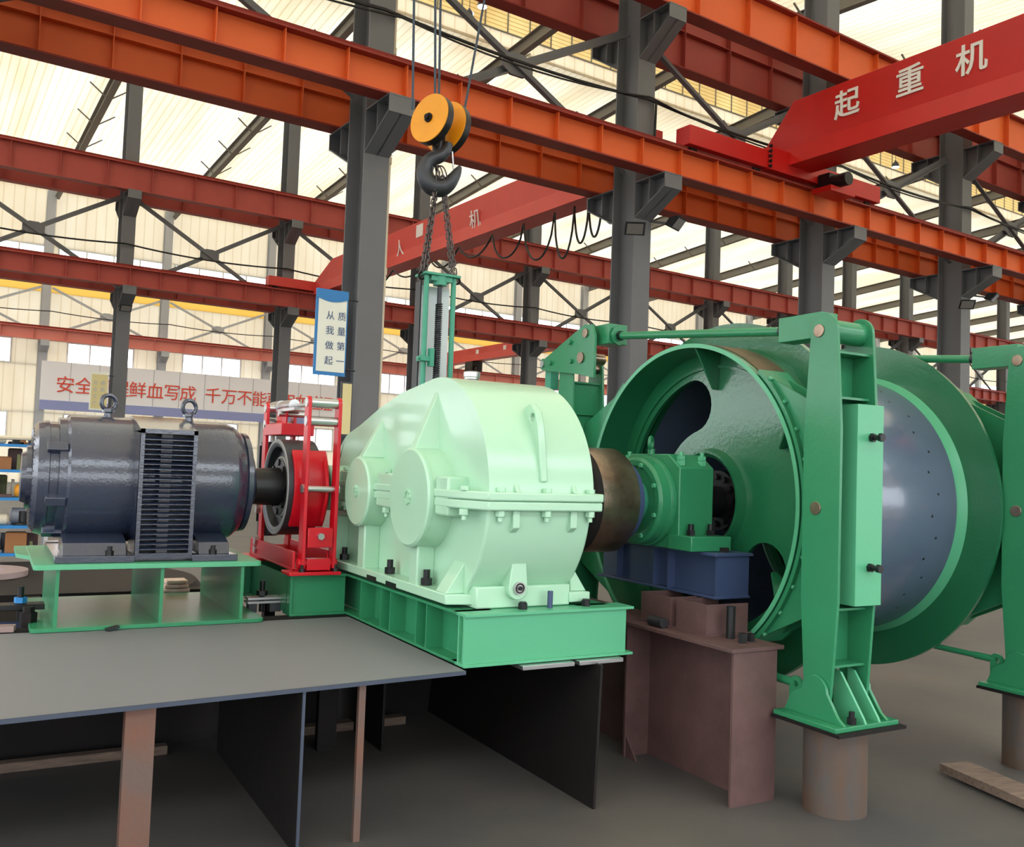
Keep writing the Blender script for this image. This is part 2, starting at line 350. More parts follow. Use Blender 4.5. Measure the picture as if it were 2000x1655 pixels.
# columns ---------------------------------------------------------------
def column(name, label, u, v0, dep, w, zt, corb, group, MT=None):
    GREY = MT or MATS['column_grey']
    t = thing(name, label, 'column', (u, v0+dep/2, 0), 'H', group)
    MB().extr((u, v0+dep/2, 0), (u, v0+dep/2, zt), [(-w/2, -dep/2), (w/2, -dep/2), (w/2, -dep/2+.03), (.012, -dep/2+.03), (.012, dep/2-.03), (w/2, dep/2-.03), (w/2, dep/2), (-w/2, dep/2), (-w/2, dep/2-.03), (-.012, dep/2-.03), (-.012, -dep/2+.03), (-w/2, -dep/2+.03)], up=(0, 1, 0)).build('column_shaft', GREY, t)
    for z, reach, hgt in corb:
        for s, vf in ((-1, v0), (1, v0+dep)):
            a, b = vf, vf+s*reach; c = MB()
            c.prism([(a, z-hgt), (b, z-.3), (b, z-.02), (a, z-.02)], 'x', u-.015, u+.015)
            c.prism([(a, z-.025), (b+s*.03, z-.025), (b+s*.03, z), (a, z)], 'x', u-w*.5, u+w*.5)
            c.prism([(a, z-hgt), (b, z-.3), (b, z-.275), (a, z-hgt+.025)], 'x', u-w*.5, u+w*.5)
            c.prism([(b, z-.3), (b+s*.025, z-.3), (b+s*.025, z), (b, z)], 'x', u-w*.5, u+w*.5)
            c.prism([(a+s*reach*.45, z-.28-hgt*.27), (a+s*(reach*.45+.02), z-.28-hgt*.27), (a+s*(reach*.45+.02), z-.02), (a+s*reach*.45, z-.02)], 'x', u-w*.45, u+w*.45)
            c.build('bracket', GREY, t)
    return t
Z1, Z2 = 7.6, 11.02
for k in range(-1, 5):
    column('steel_column', 'dark grey steel column of the front row, %s' % {-1: 'at the far left edge of the picture', 0: 'beside the hanging blue and cream sign, just left of the hook', 1: 'behind the tie rod of the brake, right of the draped cable loops', 2: 'behind the top of the near brake lever, under the red crane girder', 3: 'behind the far drum flange, carrying two floodlights', 4: 'beyond the right edge'}[k],
           U0+DU*k, 14.05, .7, .46, roofz(14.4), [(Z1, .85, .75), (Z2, .85, .85)], 'front row columns')
WB = ['rising behind the motor, with a floodlight on it', 'second column from the left in the second row, left of the hanging sign', 'third in the second row, behind the lifting chain', 'fourth in the second row, right of the chain', 'fifth in the second row, close behind the front column by the tie rod', 'sixth in the second row, above the drum']
for k in range(-1, 12):
    column('steel_column', 'slimmer grey column of the second row, '+(WB[k] if 0 <= k < 6 else 'off the left edge' if k < 0 else '%s counted from the left' % ORD[k]),
           U0+.1+DU*k, 35.0, .7, .46, roofz(35.3), [(Z1, .75, .7), (Z2, .75, .8)], 'second row columns')
for k in range(-1, 16):
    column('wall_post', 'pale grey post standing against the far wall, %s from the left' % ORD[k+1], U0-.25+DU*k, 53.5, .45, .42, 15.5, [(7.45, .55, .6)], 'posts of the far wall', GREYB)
    # only the inner bracket is reached by the crane beam

# crane runway beams ------------------------------------------------------
def runway(label, u0, u1, v, z0, h, web, fl, st, w=.36, group=None, rail=True):
    t = thing('crane_runway_beam', label, 'beam', ((u0+u1)/2, v, z0), 'H', group)
    m = MB().box(u0, u1, v-.012, v+.012, z0+.03, z0+h-.03)
    x = u0+.2
    while x < u1: m.box(x-.008, x+.008, v-w*.42, v+w*.42, z0+.03, z0+h-.03); x += st
    if h in (.9, 1.4): m.box(u0, u1, v-w*.36, v+w*.36, z0+h*.64, z0+h*.64+.015)
    m.build('web_plate', web, t)
    MB().box(u0, u1, v-w/2, v+w/2, z0, z0+.03).build('bottom_flange', fl, t)
    MB().box(u0, u1, v-w/2, v+w/2, z0+h-.03, z0+h).build('top_flange', fl, t)
    if rail:
        r = MB().extr((u0, v, z0+h+.06), (u1, v, z0+h+.06), [(-.06, -.06), (.06, -.06), (.02, -.03), (.02, .02), (.04, .06), (-.04, .06), (-.02, .02), (-.02, -.03)])
        x = u0+.3
        while x < u1: r.box(x-.04, x+.04, v-.12, v+.12, z0+h, z0+h+.05); x += 1.0
        r.build('crane_rail', RAILR, t)
    return t
runway('lower orange crane beam along the front of the front column row, crossing behind the hook', -8, 34, 13.42, Z1, .6, ORANGE, RAILR, 1.03)
runway('lower crane beam on the back side of the front column row, in shade under the orange one', -8, 34, 15.37, Z1, .9, ORANGE, RAILR, 1.03)
runway('upper orange crane beam on the front of the front column row, top right corner', -8, 38, 13.42, Z2, 1.0, ORANGE, RAILR, 1.5)
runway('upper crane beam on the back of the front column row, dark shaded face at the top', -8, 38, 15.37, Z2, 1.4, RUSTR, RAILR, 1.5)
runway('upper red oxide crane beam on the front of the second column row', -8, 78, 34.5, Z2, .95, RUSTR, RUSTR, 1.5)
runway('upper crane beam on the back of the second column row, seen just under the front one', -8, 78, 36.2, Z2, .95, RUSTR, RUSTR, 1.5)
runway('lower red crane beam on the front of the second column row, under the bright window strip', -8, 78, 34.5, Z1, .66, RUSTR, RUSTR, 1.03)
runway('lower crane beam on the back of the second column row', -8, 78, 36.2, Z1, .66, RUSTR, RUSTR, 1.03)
runway('haze-paled red crane beam along the far wall above the windows', -8, 104, 53.15, 7.45, .62, PINKR, PINKR, 1.5)

# cross bracing -----------------------------------------------------------
def brace(label, u0, u1, v, z0, z1, w, group, mt, skip=1.0):
    t = thing('cross_brace', label, 'brace', ((u0+u1)/2, v, z0), 'H', group)
    uc, zc = (u0+u1)/2, (z0+z1)/2
    for s in (1, -1):
        a = (u0, v+s*.04, z0 if s > 0 else z1); b = (u1, v+s*.04, z1 if s > 0 else z0)
        MB().extr(a, b, [(-w*.35, -w/2), (w*.35, -w/2), (w*.35, -w/2+.02), (-w*.35+.02, -w/2+.02), (-w*.35+.02, w/2), (-w*.35, w/2)]).build('diagonal', mt, t)
    MB().prism([(uc-.35, zc-.1), (uc-.15, zc-.22), (uc+.15, zc-.22), (uc+.35, zc-.1), (uc+.35, zc+.1), (uc+.15, zc+.22), (uc-.15, zc+.22), (uc-.35, zc+.1)], 'y', v-.03, v+.03).build('gusset_plate', mt, t)
for k in range(-1, 4): brace('dark angle iron cross brace between front row columns, %s bay from the left' % ORD[k+1], U0+DU*k+.24, U0+DU*(k+1)-.24, 14.4, 7.9, 10.85, .17, 'front row braces', GREY)
for k in range(-1, 11): brace('thin grey cross brace between second row columns, %s bay from the left' % ORD[k+1], U0+DU*k+.3, U0+DU*(k+1)-.1, 35.35, 7.7, 11.0, .16, 'second row braces', GREY)
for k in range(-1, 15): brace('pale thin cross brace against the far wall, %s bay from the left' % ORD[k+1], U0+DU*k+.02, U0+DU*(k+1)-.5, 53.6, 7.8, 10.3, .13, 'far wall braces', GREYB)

# rafters -----------------------------------------------------------------
for k in range(-2, 15):
    u = U0+DU*k
    t = thing('roof_rafter', 'grey steel rafter under the cream roof, %s from the left' % ORD[k+2], 'rafter', (u, 54, 15), 'H', 'roof rafters')
    m = MB()
    for a, b in ((53.9, 24.9), (24.9, -4.2)):
        za, zb = roofz(a if a != 24.9 else 24.91)-.27, roofz(b if b != 24.9 else 24.91)-.27
        if a == 24.9: za = roofz(24.9)-.27
        m.ib((u, a, za), (u, b, zb), .26, .5, .03, .02)
    m.build('rafter_beam', RAFT, t)
    v = 51.5
    while v > 9 and k < 8:
        z = roofz(v)
        for s in (-1, 1): MB().bar((u+s*.1, v, z-.52), (u+s*.75, v, z-.03), .05, .05).build('fly_brace', RAFT, t)
        v -= 2.9

# cranes ------------------------------------------------------------------
def girder(t, u, w, vA, vE, tap, z0, z1, mt, lip):
    m = MB().prism([(vE, z0+.32), (vE, z0+.1), (vE-.2, z0+.06), (vA, z0+.06), (vA, z1), (vE-tap, z1)], 'x', u, u+w); m.build('girder', mt, t, bevel=.01)
    MB().prism([(u-lip, z0), (u+w+lip, z0), (u+w, z0+.42), (u, z0+.42)], 'y', vA, vE-.35).build('lower_girder_casing', mt, t)
t = thing('overhead_crane', 'bright red overhead crane girder with three white characters, upper right', 'crane', (16.3, 13.4, 8.2), 'H')
girder(t, 16.0, .6, -3.9, 14.15, 1.0, 8.5, 9.95, CRANE, .1)
MB().box(12.95, 15.3, 13.22, 13.62, 8.32, 8.72).build('end_truck', CRANE, t, bevel=.015)
MB().box(16.7, 19.3, 13.22, 13.62, 8.32, 8.72).build('end_truck', CRANE, t, bevel=.015)
MB().box(15.3, 16.7, 13.18, 13.66, 8.3, 8.8).build('end_joint', CRANE, t, bevel=.015)
m = MB()
for q in range(5): m.hexn((15.32, 13.2, 8.36+q*.11), (0, -1, 0), .04, .05)
m.build('joint_bolts', BLACK, t)
for x in (13.2, 15.1, 17.3, 19.0): MB().cyl((x, 13.36, 8.34), (x, 13.48, 8.34), .12).build('wheel', BLACK, t)
m = MB().cyl((17.1, 12.5, 8.3), (17.1, 12.95, 8.3), .15).cyl((17.1, 12.95, 8.3), (17.1, 13.2, 8.3), .1).box(16.95, 17.3, 12.9, 13.2, 8.1, 8.5); m.build('travel_motor', BLACK, t)
MB().box(16.75, 17.6, 12.7, 13.2, 8.02, 8.14).build('motor_bracket', CRANE, t)
for ch, v in (('起', 11.77), ('重', 10.35), ('机', 9.12)):
    text_mb(ch, .62, (15.985, v, 9.43), (0, -1, 0), (0, 0, 1), .02, bold=.008).build('lettering', WHITE, t)
t = thing('overhead_crane', 'pale red crane girder in the middle bay, behind the chain', 'crane', (13.8, 34.5, 8.2), 'H')
girder(t, 13.5, .55, 15.2, 35.0, 2.2, 8.22, 9.4, CRANE2, .08)
MB().box(11.6, 16.2, 34.3, 34.7, 8.36, 8.72).build('end_truck', CRANE2, t)
for x in (11.9, 15.9): MB().cyl((x, 34.44, 8.38), (x, 34.56, 8.38), .11).build('wheel', BLACK, t)
MB().cyl((13.9, 33.2, 8.05), (14.5, 33.2, 8.05), .16).box(13.6, 14.0, 33.0, 33.5, 7.8, 8.25).build('travel_motor', BLACK, t)
for ch, v, z in (('机', 22.3, 8.7), ('人', 27.0, 8.7)): text_mb(ch, .6, (13.46, v, z), (0, -1, 0), (-.15, 0, 1), .02).build('lettering', DIMW, t)
MB().box(13.485, 13.5, 25.5, 25.95, 8.9, 9.3).build('white_plate', DIMW, t)
t = thing('overhead_crane', 'small distant light red crane girder above the gearbox', 'crane', (29.3, 45, 8), 'H')
girder(t, 29.0, .5, 36.4, 53.0, 1.2, 8.1, 8.9, CRANE2, .06)
MB().box(27.5, 30.8, 52.95, 53.3, 8.13, 8.45).build('end_truck', CRANE2, t)
for v in (40.5, 44, 47): MB().box(28.98, 29, v, v+.3, 8.5, 8.75).build('lettering', DIMW, t)
m = MB().box(28.9, 29.6, 47.5, 48.4, 7.5, 8.08).cyl((29.2, 47.2, 7.6), (29.2, 48.6, 7.6), .2); m.build('hoist', BLACK, t)

# festoon cable under the middle crane
pk = [15.6, 16.3, 16.8, 17.35, 18.15, 19.5, 21.0, 22.8, 24.6, 27.0, 29.6]; dp = [.7, .9, .95, 1.2, 1.05, .75, .45, .45, .4, .4]
P = []
for i in range(len(pk)-1):
    for q in range(12): f_ = q/12; P.append((13.25, pk[i]+(pk[i+1]-pk[i])*f_, 8.0-dp[i]*(1-(2*f_-1)**2)**.6 if dp[i] > .6 else 8.0-dp[i]*(1-(2*f_-1)**2)))
tag(MB().tube(P, .028, 5).build('festoon_cable', CABLE, None, 'H'), 'black festoon cable hanging in loops under the middle red crane', 'cable')
# cable bundles along the braces
def cable(name, pts, sag, r, label, frame='H', n=10):
    P = []
    for a, b in zip(pts, pts[1:]):
        a = Vector(a); b = Vector(b)
        for q in range(n): f_ = q/n; P.append(a+(b-a)*f_-Vector((0, 0, sag*4*f_*(1-f_))))
    P.append(Vector(pts[-1])); return tag(MB().tube(P, r, 6).build(name, CABLE, None, frame), label, 'cable')
cable('power_cable', [(U0+DU*k, 13.98, 9.35) for k in range(-1, 5)], .12, .03, 'thick black cable running along the front column row above the orange beam')
cable('power_cable', [(U0+DU*k+(.0 if k % 2 else .3), 13.93, 9.28+.1*(k % 2)) for k in range(-1, 5)], .2, .018, 'thin sagging cable strung just under the thick one on the front row')
cable('power_cable', [(U0+DU*k, 34.9, 9.2) for k in range(-1, 11)], .15, .03, 'black cable strung along the second column row under the braces')
cable('power_cable', [(U0+DU*k, 53.2, 9.0) for k in range(-1, 14)], .12, .025, 'thin grey cable along the far wall')
cable('drop_cable', [(U0+DU+.2, 13.97, 9.3), (U0+DU+.18, 13.97, 8.4)], 0, .03, 'cable dropping down the front column behind the red crane end')
# conduit, floodlights, high-bay lamps, signs
t = MB()
t.cyl((7.05, 14.75, 0), (7.05, 14.75, 15.2), .05, n=12)
for z in (5, 7, 9, 11): t.cyl((7.05, 14.75, z), (7.05, 14.75, z+.12), .065, n=12)
tag(t.build('conduit_pipe', PVC, None, 'H'), 'cream vertical conduit pipe beside the column left of the hook', 'pipe')
def flood(u, v, z, yaw, lab, cu=None):
    t = thing('floodlight', lab, 'floodlight', (u, v, z), 'H', 'column floodlights')
    c, s = cos(yaw), sin(yaw)
    def P(a, b, cc): return (u+a*c-b*s, v+a*s+b*c, z+cc)
    h = MB(); fr = [P(-.2, -.12, -.1), P(.2, -.12, -.1), P(.2, -.3, .12), P(-.2, -.3, .12)]; bk = [P(-.1, .05, 0), P(.1, .05, 0), P(.1, -.05, .14), P(-.1, -.05, .14)]
    h.add(fr+bk, [(0, 1, 2, 3), (4, 7, 6, 5), (0, 4, 5, 1), (1, 5, 6, 2), (2, 6, 7, 3), (3, 7, 4, 0)]); h.build('housing', IRON, t)
    g = MB(); off = Vector((s*.0, 0, -.012)); g.add([Vector(p)*1+Vector((.02*s, -.012, -.008)) for p in (P(-.16, -.135, -.075), P(.16, -.135, -.075), P(.16, -.285, .09), P(-.16, -.285, .09))], [(0, 1, 2, 3)])
    g.build('lens', STEEL, t)
    MB().bar(P(0, .05, .05), (u if cu is None else cu, v+.31, z+.1), .04, .04).build('bracket', IRON, t)
flood(12.95, 13.75, 6.75, .35, 'grey floodlight on the right side of the front column by the cable loops', 12.70)
flood(12.0, 13.75, 6.45, -.6, 'small dark floodlight on the left side of the front column by the cable loops', 12.30)
flood(25.0, 13.75, 6.85, .35, 'grey floodlight to the right of the column behind the far flange', 24.70)
flood(23.9, 13.75, 6.5, -.7, 'dark floodlight to the left of the column behind the far flange', 24.30)
flood(6.55, 34.65, 6.8, 0, 'floodlight on the second row column that rises behind the motor')
for u, v, z, lab in ((14.0, 24, 15.5, 'bright round high-bay lamp under the roof just right of the hoist ropes'), (14.45, 24, 16.0, 'upper high-bay lamp beside the right hoist rope'), (36.1, 24, 15.6, 'distant high-bay lamp under the roof below the red girder')):
    t = thing('high_bay_lamp', lab, 'lamp', (u, v, z), 'H', 'high-bay lamps')
    MB().lathe((u, v, z), [(0, .16), (.15, .14), (.25, .05), (.3, .03)], 'z', 20).build('lamp_shade', IRON, t); MB().cyl((u, v, z-.02), (u, v, z-.005), .14).build('lamp_lens', LAMP, t)
    MB().cyl((u, v, z+.3), (u, v, roofz(v)), .01, n=6).build('suspension_rod', IRON, t)
def sign(name, lab, u0, u1, v, z0, z1, face, rim, cols, size, ink):
    t = thing(name, lab, 'sign', ((u0+u1)/2, v, z0), 'H')
    MB().box(u0, u1, v, v+.03, z0, z1).build('sign_board', rim, t); MB().box(u0+.04, u1-.02, v-.004, v, z0+.06, z1-.1).build('sign_face', face, t)
    for u, txt, zt, st in cols:
        for i, ch in enumerate(txt): text_mb(ch, size, (u, v-.008, zt-st*i), (1, 0, 0), (0, 0, 1), .004).build('lettering', ink, t)
    MB().cyl((u1, v+.015, z1-.12), (u1+.2, v+.06, z1-.12), .015, n=8).cyl((u1, v+.015, z0+.12), (u1+.2, v+.06, z0+.12), .015, n=8).build('bracket', IRON, t)
    return t
t = sign('hanging_sign', 'cream and blue hanging sign with two columns of blue characters, left of the front column', 5.53, 6.08, 14.0, 3.05, 4.45, SIGNC, SIGNB, [(5.98, '质量第一', 4.02, .245), (5.78, '从我做起', 4.02, .245)], .15, INK)
P = [(5.53, 4.45), (6.08, 4.45), (6.08, 4.31)]+[(6.08-.55*i/10, 4.31-.06*sin(pi*i/10)-.0*i) for i in range(1, 11)]
MB().prism(P, 'y', 13.985, 13.996).build('blue_header', SIGNB, t)
sign('hanging_sign', 'small yellowish sign with pale frame on the column behind the motor', 5.55, 6.12, 34.5, 3.15, 4.5, SIGNY, SIGNC, [(5.95, '遵章守纪', 4.1, .24), (5.72, '安全生产', 4.1, .24)], .17, GREYB)
t = thing('notice_board', 'narrow pale notice board with dark frame at the foot of the front column', 'notice board', (6.1, 13.98, 2.1), 'H')
MB().box(6.02, 6.22, 13.98, 14.02, 2.08, 2.97).build('frame', IRON, t); MB().box(6.04, 6.2, 13.972, 13.98, 2.11, 2.94).build('panel', SIGNY, t)
t = thing('safety_banner', 'long pale banner with red characters on the far wall under the windows', 'banner', (14.5, 53.4, 3.85), 'H')
MB().box(6.2, 22.85, 53.38, 53.42, 3.85, 6.4).build('banner_sheet', BANN, t)
MB().box(6.2, 22.85, 53.36, 53.378, 3.85, 4.35).build('lower_stripe', BANP, t)
m = MB()
for k in range(1, 12): m.box(6.2+k*1.4, 6.23+k*1.4, 53.365, 53.377, 4.36, 6.4)
m.build('seams', GREYB, t)
us = [7.38, 8.3, 9.2, 10.1, 11.0, 11.92, 12.83, 13.7, 15.1, 16.03, 16.94, 17.83, 18.7, 19.6, 20.4, 21.2, 22.0]
for ch, u in zip('安全规程鲜血写成千万不能再用血验证', us): text_mb(ch, .95, (u, 53.35, 5.15), (1, 0, 0), (0, 0, 1), .01).build('lettering', INKR, t)
# ------------------------------------------------------------------ steel tables under the drive (world frame: X along the shafts)
t = thing('steel_work_table', 'long grey steel plate table in the foreground, left of the gearbox base', 'table', (.2, 4.6, 0))
MB().prism([(-2.2, 3.60), (1.99, 3.865), (1.99, 5.47), (-2.2, 5.47)], 'z', .680, .698).build('table_top', TABLE, t)
MB().prism([(-2.2, 3.592), (1.99, 3.857), (1.99, 3.865), (-2.2, 3.60)], 'z', .681, .6985).build('cut_edge', EDGE, t)
def slant(x, y0, y1, th, lean=0.0): return MB().add([(x, y0, .680), (x+th, y0, .680), (x+th, y1, .680), (x, y1, .680), (x-lean, y0-lean, 0), (x+th-lean, y0-lean, 0), (x+th-lean, y1, 0), (x-lean, y1, 0)], [(0, 1, 2, 3), (4, 7, 6, 5), (0, 4, 5, 1), (1, 5, 6, 2), (2, 6, 7, 3), (3, 7, 4, 0)])
slant(1.205, 3.83, 5.35, .012).build('plate_leg_or_screen', DARKST, t)
MB().box(1.2045, 1.2175, 3.822, 3.83, 0, .680).build('plate_leg_edge', EDGE, t)
m = MB().extr((.565, 3.84, 0), (.565, 3.84, .680), [(-.055, -.03), (.055, -.03), (.055, .03), (.045, .03), (.045, -.02), (-.045, -.02), (-.045, .03), (-.055, .03)], up=(0, 1, 0)); m.build('channel_leg', RUSTLEG, t)
m = MB().extr((-.9, 3.84, 0), (-.9, 3.84, .680), [(-.055, -.03), (.055, -.03), (.055, .03), (-.055, .03)], up=(0, 1, 0)); m.build('channel_leg', RUSTLEG, t)
MB().box(1.47, 1.50, 3.86, 3.885, 0, .680).build('angle_leg', RUSTLEG, t)
MB().box(1.72, 1.83, 5.15, 5.2, 0, .680).build('back_leg', DARKST, t)
t = thing('steel_trestle', 'dark steel support frame under the green beam skid', 'trestle', (2.4, 5, 0))
MB().box(2.02, 2.95, 4.02, 6.5, .672, .698).build('bearing_plate', DARKST, t)
slant(2.73, 3.82, 5.9, .014, .07).build('plate_leg_or_screen', DARKST, t)
MB().box(2.05, 2.064, 5.0, 6.4, 0, .672).build('plate_leg_or_screen', DARKST, t)
MB().box(2.0, 2.9, 6.4, 6.42, 0, .672).build('plate_leg_or_screen', DARKST, t)
MB().box(2.065, 2.71, 5.70, 5.715, 0, .672).build('plate_leg_or_screen', DARKST, t)  # added back plate, only there to block light under the skid
for a, b in ((2.30, 2.60), (2.63, 2.9)):
    tag(MB().box(a, b, 3.86, 4.02, .676, .697).build('steel_shim', STEEL, bevel=.002), 'bright steel shim bar under the front green beam, %s' % ('left of the two' if a < 2.5 else 'right of the two'), 'shim', 'shims under the gearbox base')
t = thing('rear_bed_frame', 'dark steel bed frame carrying the motor base behind the table', 'frame', (.8, 6, 0))
MB().box(-1.8, 2.0, 5.50, 5.62, .63, .70).build('front_rail', DARKST, t)
MB().box(-1.8, 1.6, 6.9, 7.02, .63, .70).build('back_rail', DARKST, t)
MB().box(-1.8, 2.0, 5.62, 5.635, .0, .63).build('apron_plate', DARKST, t)
for x in (-1.0, .25, 1.4): MB().box(x, x+.1, 5.635, 6.9, .60, .69).build('cross_rail', DARKST, t)
for x in (-1.7, 1.85):
    for y in (5.65, 6.9): MB().box(x, x+.08, y, y+.08, 0, .63).build('post', DARKST, t)
tag(MB().box(-1.5, .95, 5.40, 5.47, .0, .05).build('timber_plank', WOOD, bevel=.004), 'old grey timber plank on the floor under the table, left end', 'plank')
tag(MB().box(1.3, 2.4, 5.46, 5.55, .0, .05).build('timber_plank', WOOD, bevel=.004), 'old timber plank on the floor under the table, behind the angle leg', 'plank')

# ------------------------------------------------------------------ gearbox base
def ibeam_part(t, name, p0, p1, w, h, mt, **k): return MB().ib(p0, p1, w, h, .014, .012).build(name, mt, t, bevel=.002)
t = thing('beam_skid', 'green welded beam skid under the mint gearbox', 'skid', (2.5, 5, .7))
ibeam_part(t, 'front_beam', (2.0, 3.975, .825), (2.99, 3.975, .825), .15, .25, GREENB)
MB().prism([(2.02, 3.93), (2.034, 3.93), (2.034, 4.0), (2.02, 4.0)], 'z', .714, .936).build('stiffener', GREENB, t)
MB().box(2.0, 2.95, 3.915, 3.927, .712, .938).build('face_plate', GREENB, t)
for x in (2.1, 2.8): ibeam_part(t, 'side_beam', (x, 4.0, .825), (x, 6.5, .825), .2, .25, GREEN)
for y in (4.34, 4.47, 4.83, 4.97, 5.3): MB().box(2.0, 2.095, y, y+.012, .714, .936).build('stiffener', GREEN, t)
ibeam_part(t, 'brake_beam', (1.645, 5.64, .825), (2.0, 5.64, .825), .16, .25, GREEN)
MB().box(1.66, 2.0, 5.585, 5.597, .712, .938).build('face_plate', GREEN, t)
ibeam_part(t, 'brake_beam', (1.5, 6.55, .825), (2.0, 6.55, .825), .16, .25, GREEN)
MB().box(1.645, 1.66, 5.57, 6.6, .712, .938).build('end_plate', GREEN, t)
for x in (2.36, 2.74):
    m = MB().hexn((x, 3.985, .95), (0, 0, 1), .024, .03).cyl((x, 3.985, .98), (x, 3.985, .987), .018, n=16); m.build('bolt', BLACK, t)
m = MB().cyl((2.52, 3.985, .95), (2.52, 3.985, 1.035), .014, n=14); m.build('stud', BLUE, t)

# ------------------------------------------------------------------ gearbox
t = thing('gearbox', 'large mint green gear reducer with domed casing, centre of the picture', 'gearbox', (2.4, 5, .95))
GY, GZ, GR = 4.53, 1.5, .63
top = arc(GY, GZ, GR, pi+D(1), pi/2-D(13), 30)          # near extreme over the top
far = arc(5.83, 1.50, .36, pi/2-D(14), 0, 12)
prof = [(GY+GR*cos(pi-a), 1.5+GR*sin(a)) for a in [D(x) for x in range(0, 101, 4)]]
prof += [(5.05, 2.072), (5.4, 1.99), (5.72, 1.895)]+far
prof = [(GY-GR, 1.53)]+prof[1:]+[(6.19, 1.53)]
MB().prism(prof, 'x', 2.10, 2.71).build('upper_casing', MINT, t, bevel=.028)
low = [(GY-GR*cos(D(a)), 1.5-GR*sin(D(a))) for a in range(3, 50, 3)]
low = [(6.17, 1.46)]+[low[0]]+low[1:]+[(4.13, .98), (6.12, .98)]
MB().prism(low, 'x', 2.10, 2.70).build('lower_casing', MINT, t, bevel=.012)
fl = [(1.985, 6.15), (1.985, 4.12), (2.07, 3.85), (2.74, 3.85), (2.82, 4.1), (2.82, 6.15)]
m = MB().prism(fl, 'z', 1.492, 1.535); m.build('upper_flange', MINT, t, bevel=.008)
m = MB().prism([(a+(.004 if a < 2.4 else -.004), b+(.004 if b < 4 else 0)) for a, b in fl], 'z', 1.445, 1.490); m.build('lower_flange', MINT, t, bevel=.008)
# bearing bosses and caps on the near side
for y, r, x in ((4.545, .265, 1.955), (5.34, .212, 1.955), (5.93, .15, 1.95)):
    MB().lathe((0, y, 1.478), [(x+.012, r*.985), (2.12, r*1.03)], 'x', 56).build('bearing_boss', MINT, t, bevel=.006)
    c = MB().lathe((0, y, 1.478), [(x, 0.001), (x, r-.012), (x+.01, r), (x+.03, r)], 'x', 56).build('bearing_cap', MINT, t)
    m = MB().torus((x-.002, y, 1.478), (1, 0, 0), r*.13, .004, 20, 6)
    for q in range(8): a = q*pi/4; m.hexn((x-.012, y+r*.13*cos(a), 1.478+r*.13*sin(a)), (1, 0, 0), .009, .014)
    m.cyl((x-.005, y, 1.478), (x, y, 1.478), .012, n=12).build('cap_screws', MINT, c)
for y, r in ((4.5, .25),): MB().lathe((0, y, 1.49), [(2.7, r), (2.9, r*.96)], 'x', 48).build('output_boss', MINT, t)
# ribs above and below bosses
for y, zb, zt in ((4.56, 1.735, 2.06), (5.35, 1.685, 1.93)):
    MB().add([(2.105, y-.035, zt), (2.105, y+.012, zt), (2.105, y-.075, zb), (2.105, y+.05, zb), (1.975, y-.035, zb), (1.975, y+.035, zb)], [(0, 1, 5, 4), (0, 4, 2), (1, 3, 5), (2, 4, 5, 3), (0, 2, 3, 1)]).build('rib', MINT, t, bevel=.006)
for y in (4.545, 5.34, 5.9):
    MB().box(2.0, 2.105, y-.055, y+.055, 1.0, 1.30).build('rib', MINT, t, bevel=.01)
# clamp blocks along the split beside the bosses
for y0, y1 in ((4.82, 5.10), (4.13, 4.28), (5.55, 5.76)):
    MB().box(1.99, 2.11, y0, y1, 1.40, 1.60).build('clamp_block', MINT, t, bevel=.012)
# foot
MB().prism([(1.995, 6.16), (1.995, 4.12), (2.14, 4.07), (2.14, 4.15), (2.66, 4.15), (2.66, 4.02), (2.79, 4.02), (2.79, 6.16)], 'z', .966, 1.018).build('foot_flange', MINT, t, bevel=.006)
MB().box(2.12, 2.67, 4.03, 4.2, .952, 1.06).build('front_pad', MINT, t, bevel=.008)
for y in (4.75, 5.05): MB().box(1.993, 1.999, y, y+.15, .962, .99).build('foot_slot', BLACK, t)
MB().add([(2.0, 4.13, 1.018), (2.12, 4.13, 1.018), (2.12, 4.13, 1.2), (2.0, 4.25, 1.018), (2.12, 4.25, 1.018), (2.12, 4.25, 1.2)], [(0, 1, 2), (3, 5, 4), (0, 3, 4, 1), (0, 2, 5, 3), (1, 4, 5, 2)]).build('corner_gusset', MINT, t, bevel=.004)
MB().add([(2.79, 4.06, 1.018), (2.69, 4.06, 1.018), (2.69, 4.06, 1.16), (2.79, 4.2, 1.018), (2.69, 4.2, 1.018), (2.69, 4.2, 1.16)], [(0, 1, 2), (3, 5, 4), (0, 3, 4, 1), (0, 2, 5, 3), (1, 4, 5, 2)]).build('corner_gusset', MINT, t, bevel=.004)
# triangular webs above and below the near flange
for x in (2.25, 2.585):
    MB().prism([(3.875, 1.535), (3.95, 1.535), (4.0, 1.66), (3.95, 1.64)], 'x', x-.012, x+.012).build('flange_web', MINT, t, bevel=.004)
    MB().prism([(3.885, 1.36), (3.885, 1.445), (4.0, 1.445), (3.96, 1.31), (3.93, 1.33)], 'x', x-.02, x+.02).build('flange_web', MINT, t, bevel=.004)
for x, y in ((2.01, 4.35), (2.03, 4.02), (2.16, 3.89), (2.42, 3.885), (2.68, 3.885), (2.005, 4.96), (2.005, 5.66)):
    z1 = 1.6 if 4.2 < y else 1.535; z0 = 1.4 if 4.2 < y else 1.445
    m = MB().hexn((x, y, z1), (0, 0, 1), .024, .022); m.build('flange_bolt_head', MINT, t, bevel=.002)
    m = MB().hexn((x, y, z0-.03), (0, 0, 1), .026, .03).cyl((x, y, z0-.055), (x, y, z0-.03), .013, n=12); m.build('flange_nut', MINT, t, bevel=.002)
# hold-down bolts
for y in (4.46, 4.97, 5.33, 5.75):
    m = MB().hexn((2.045, y, 1.02), (0, 0, 1), .03, .036).cyl((2.045, y, 1.05), (2.045, y, 1.10), .018, n=14); m.build('hold_down_bolt', BLACK, t)
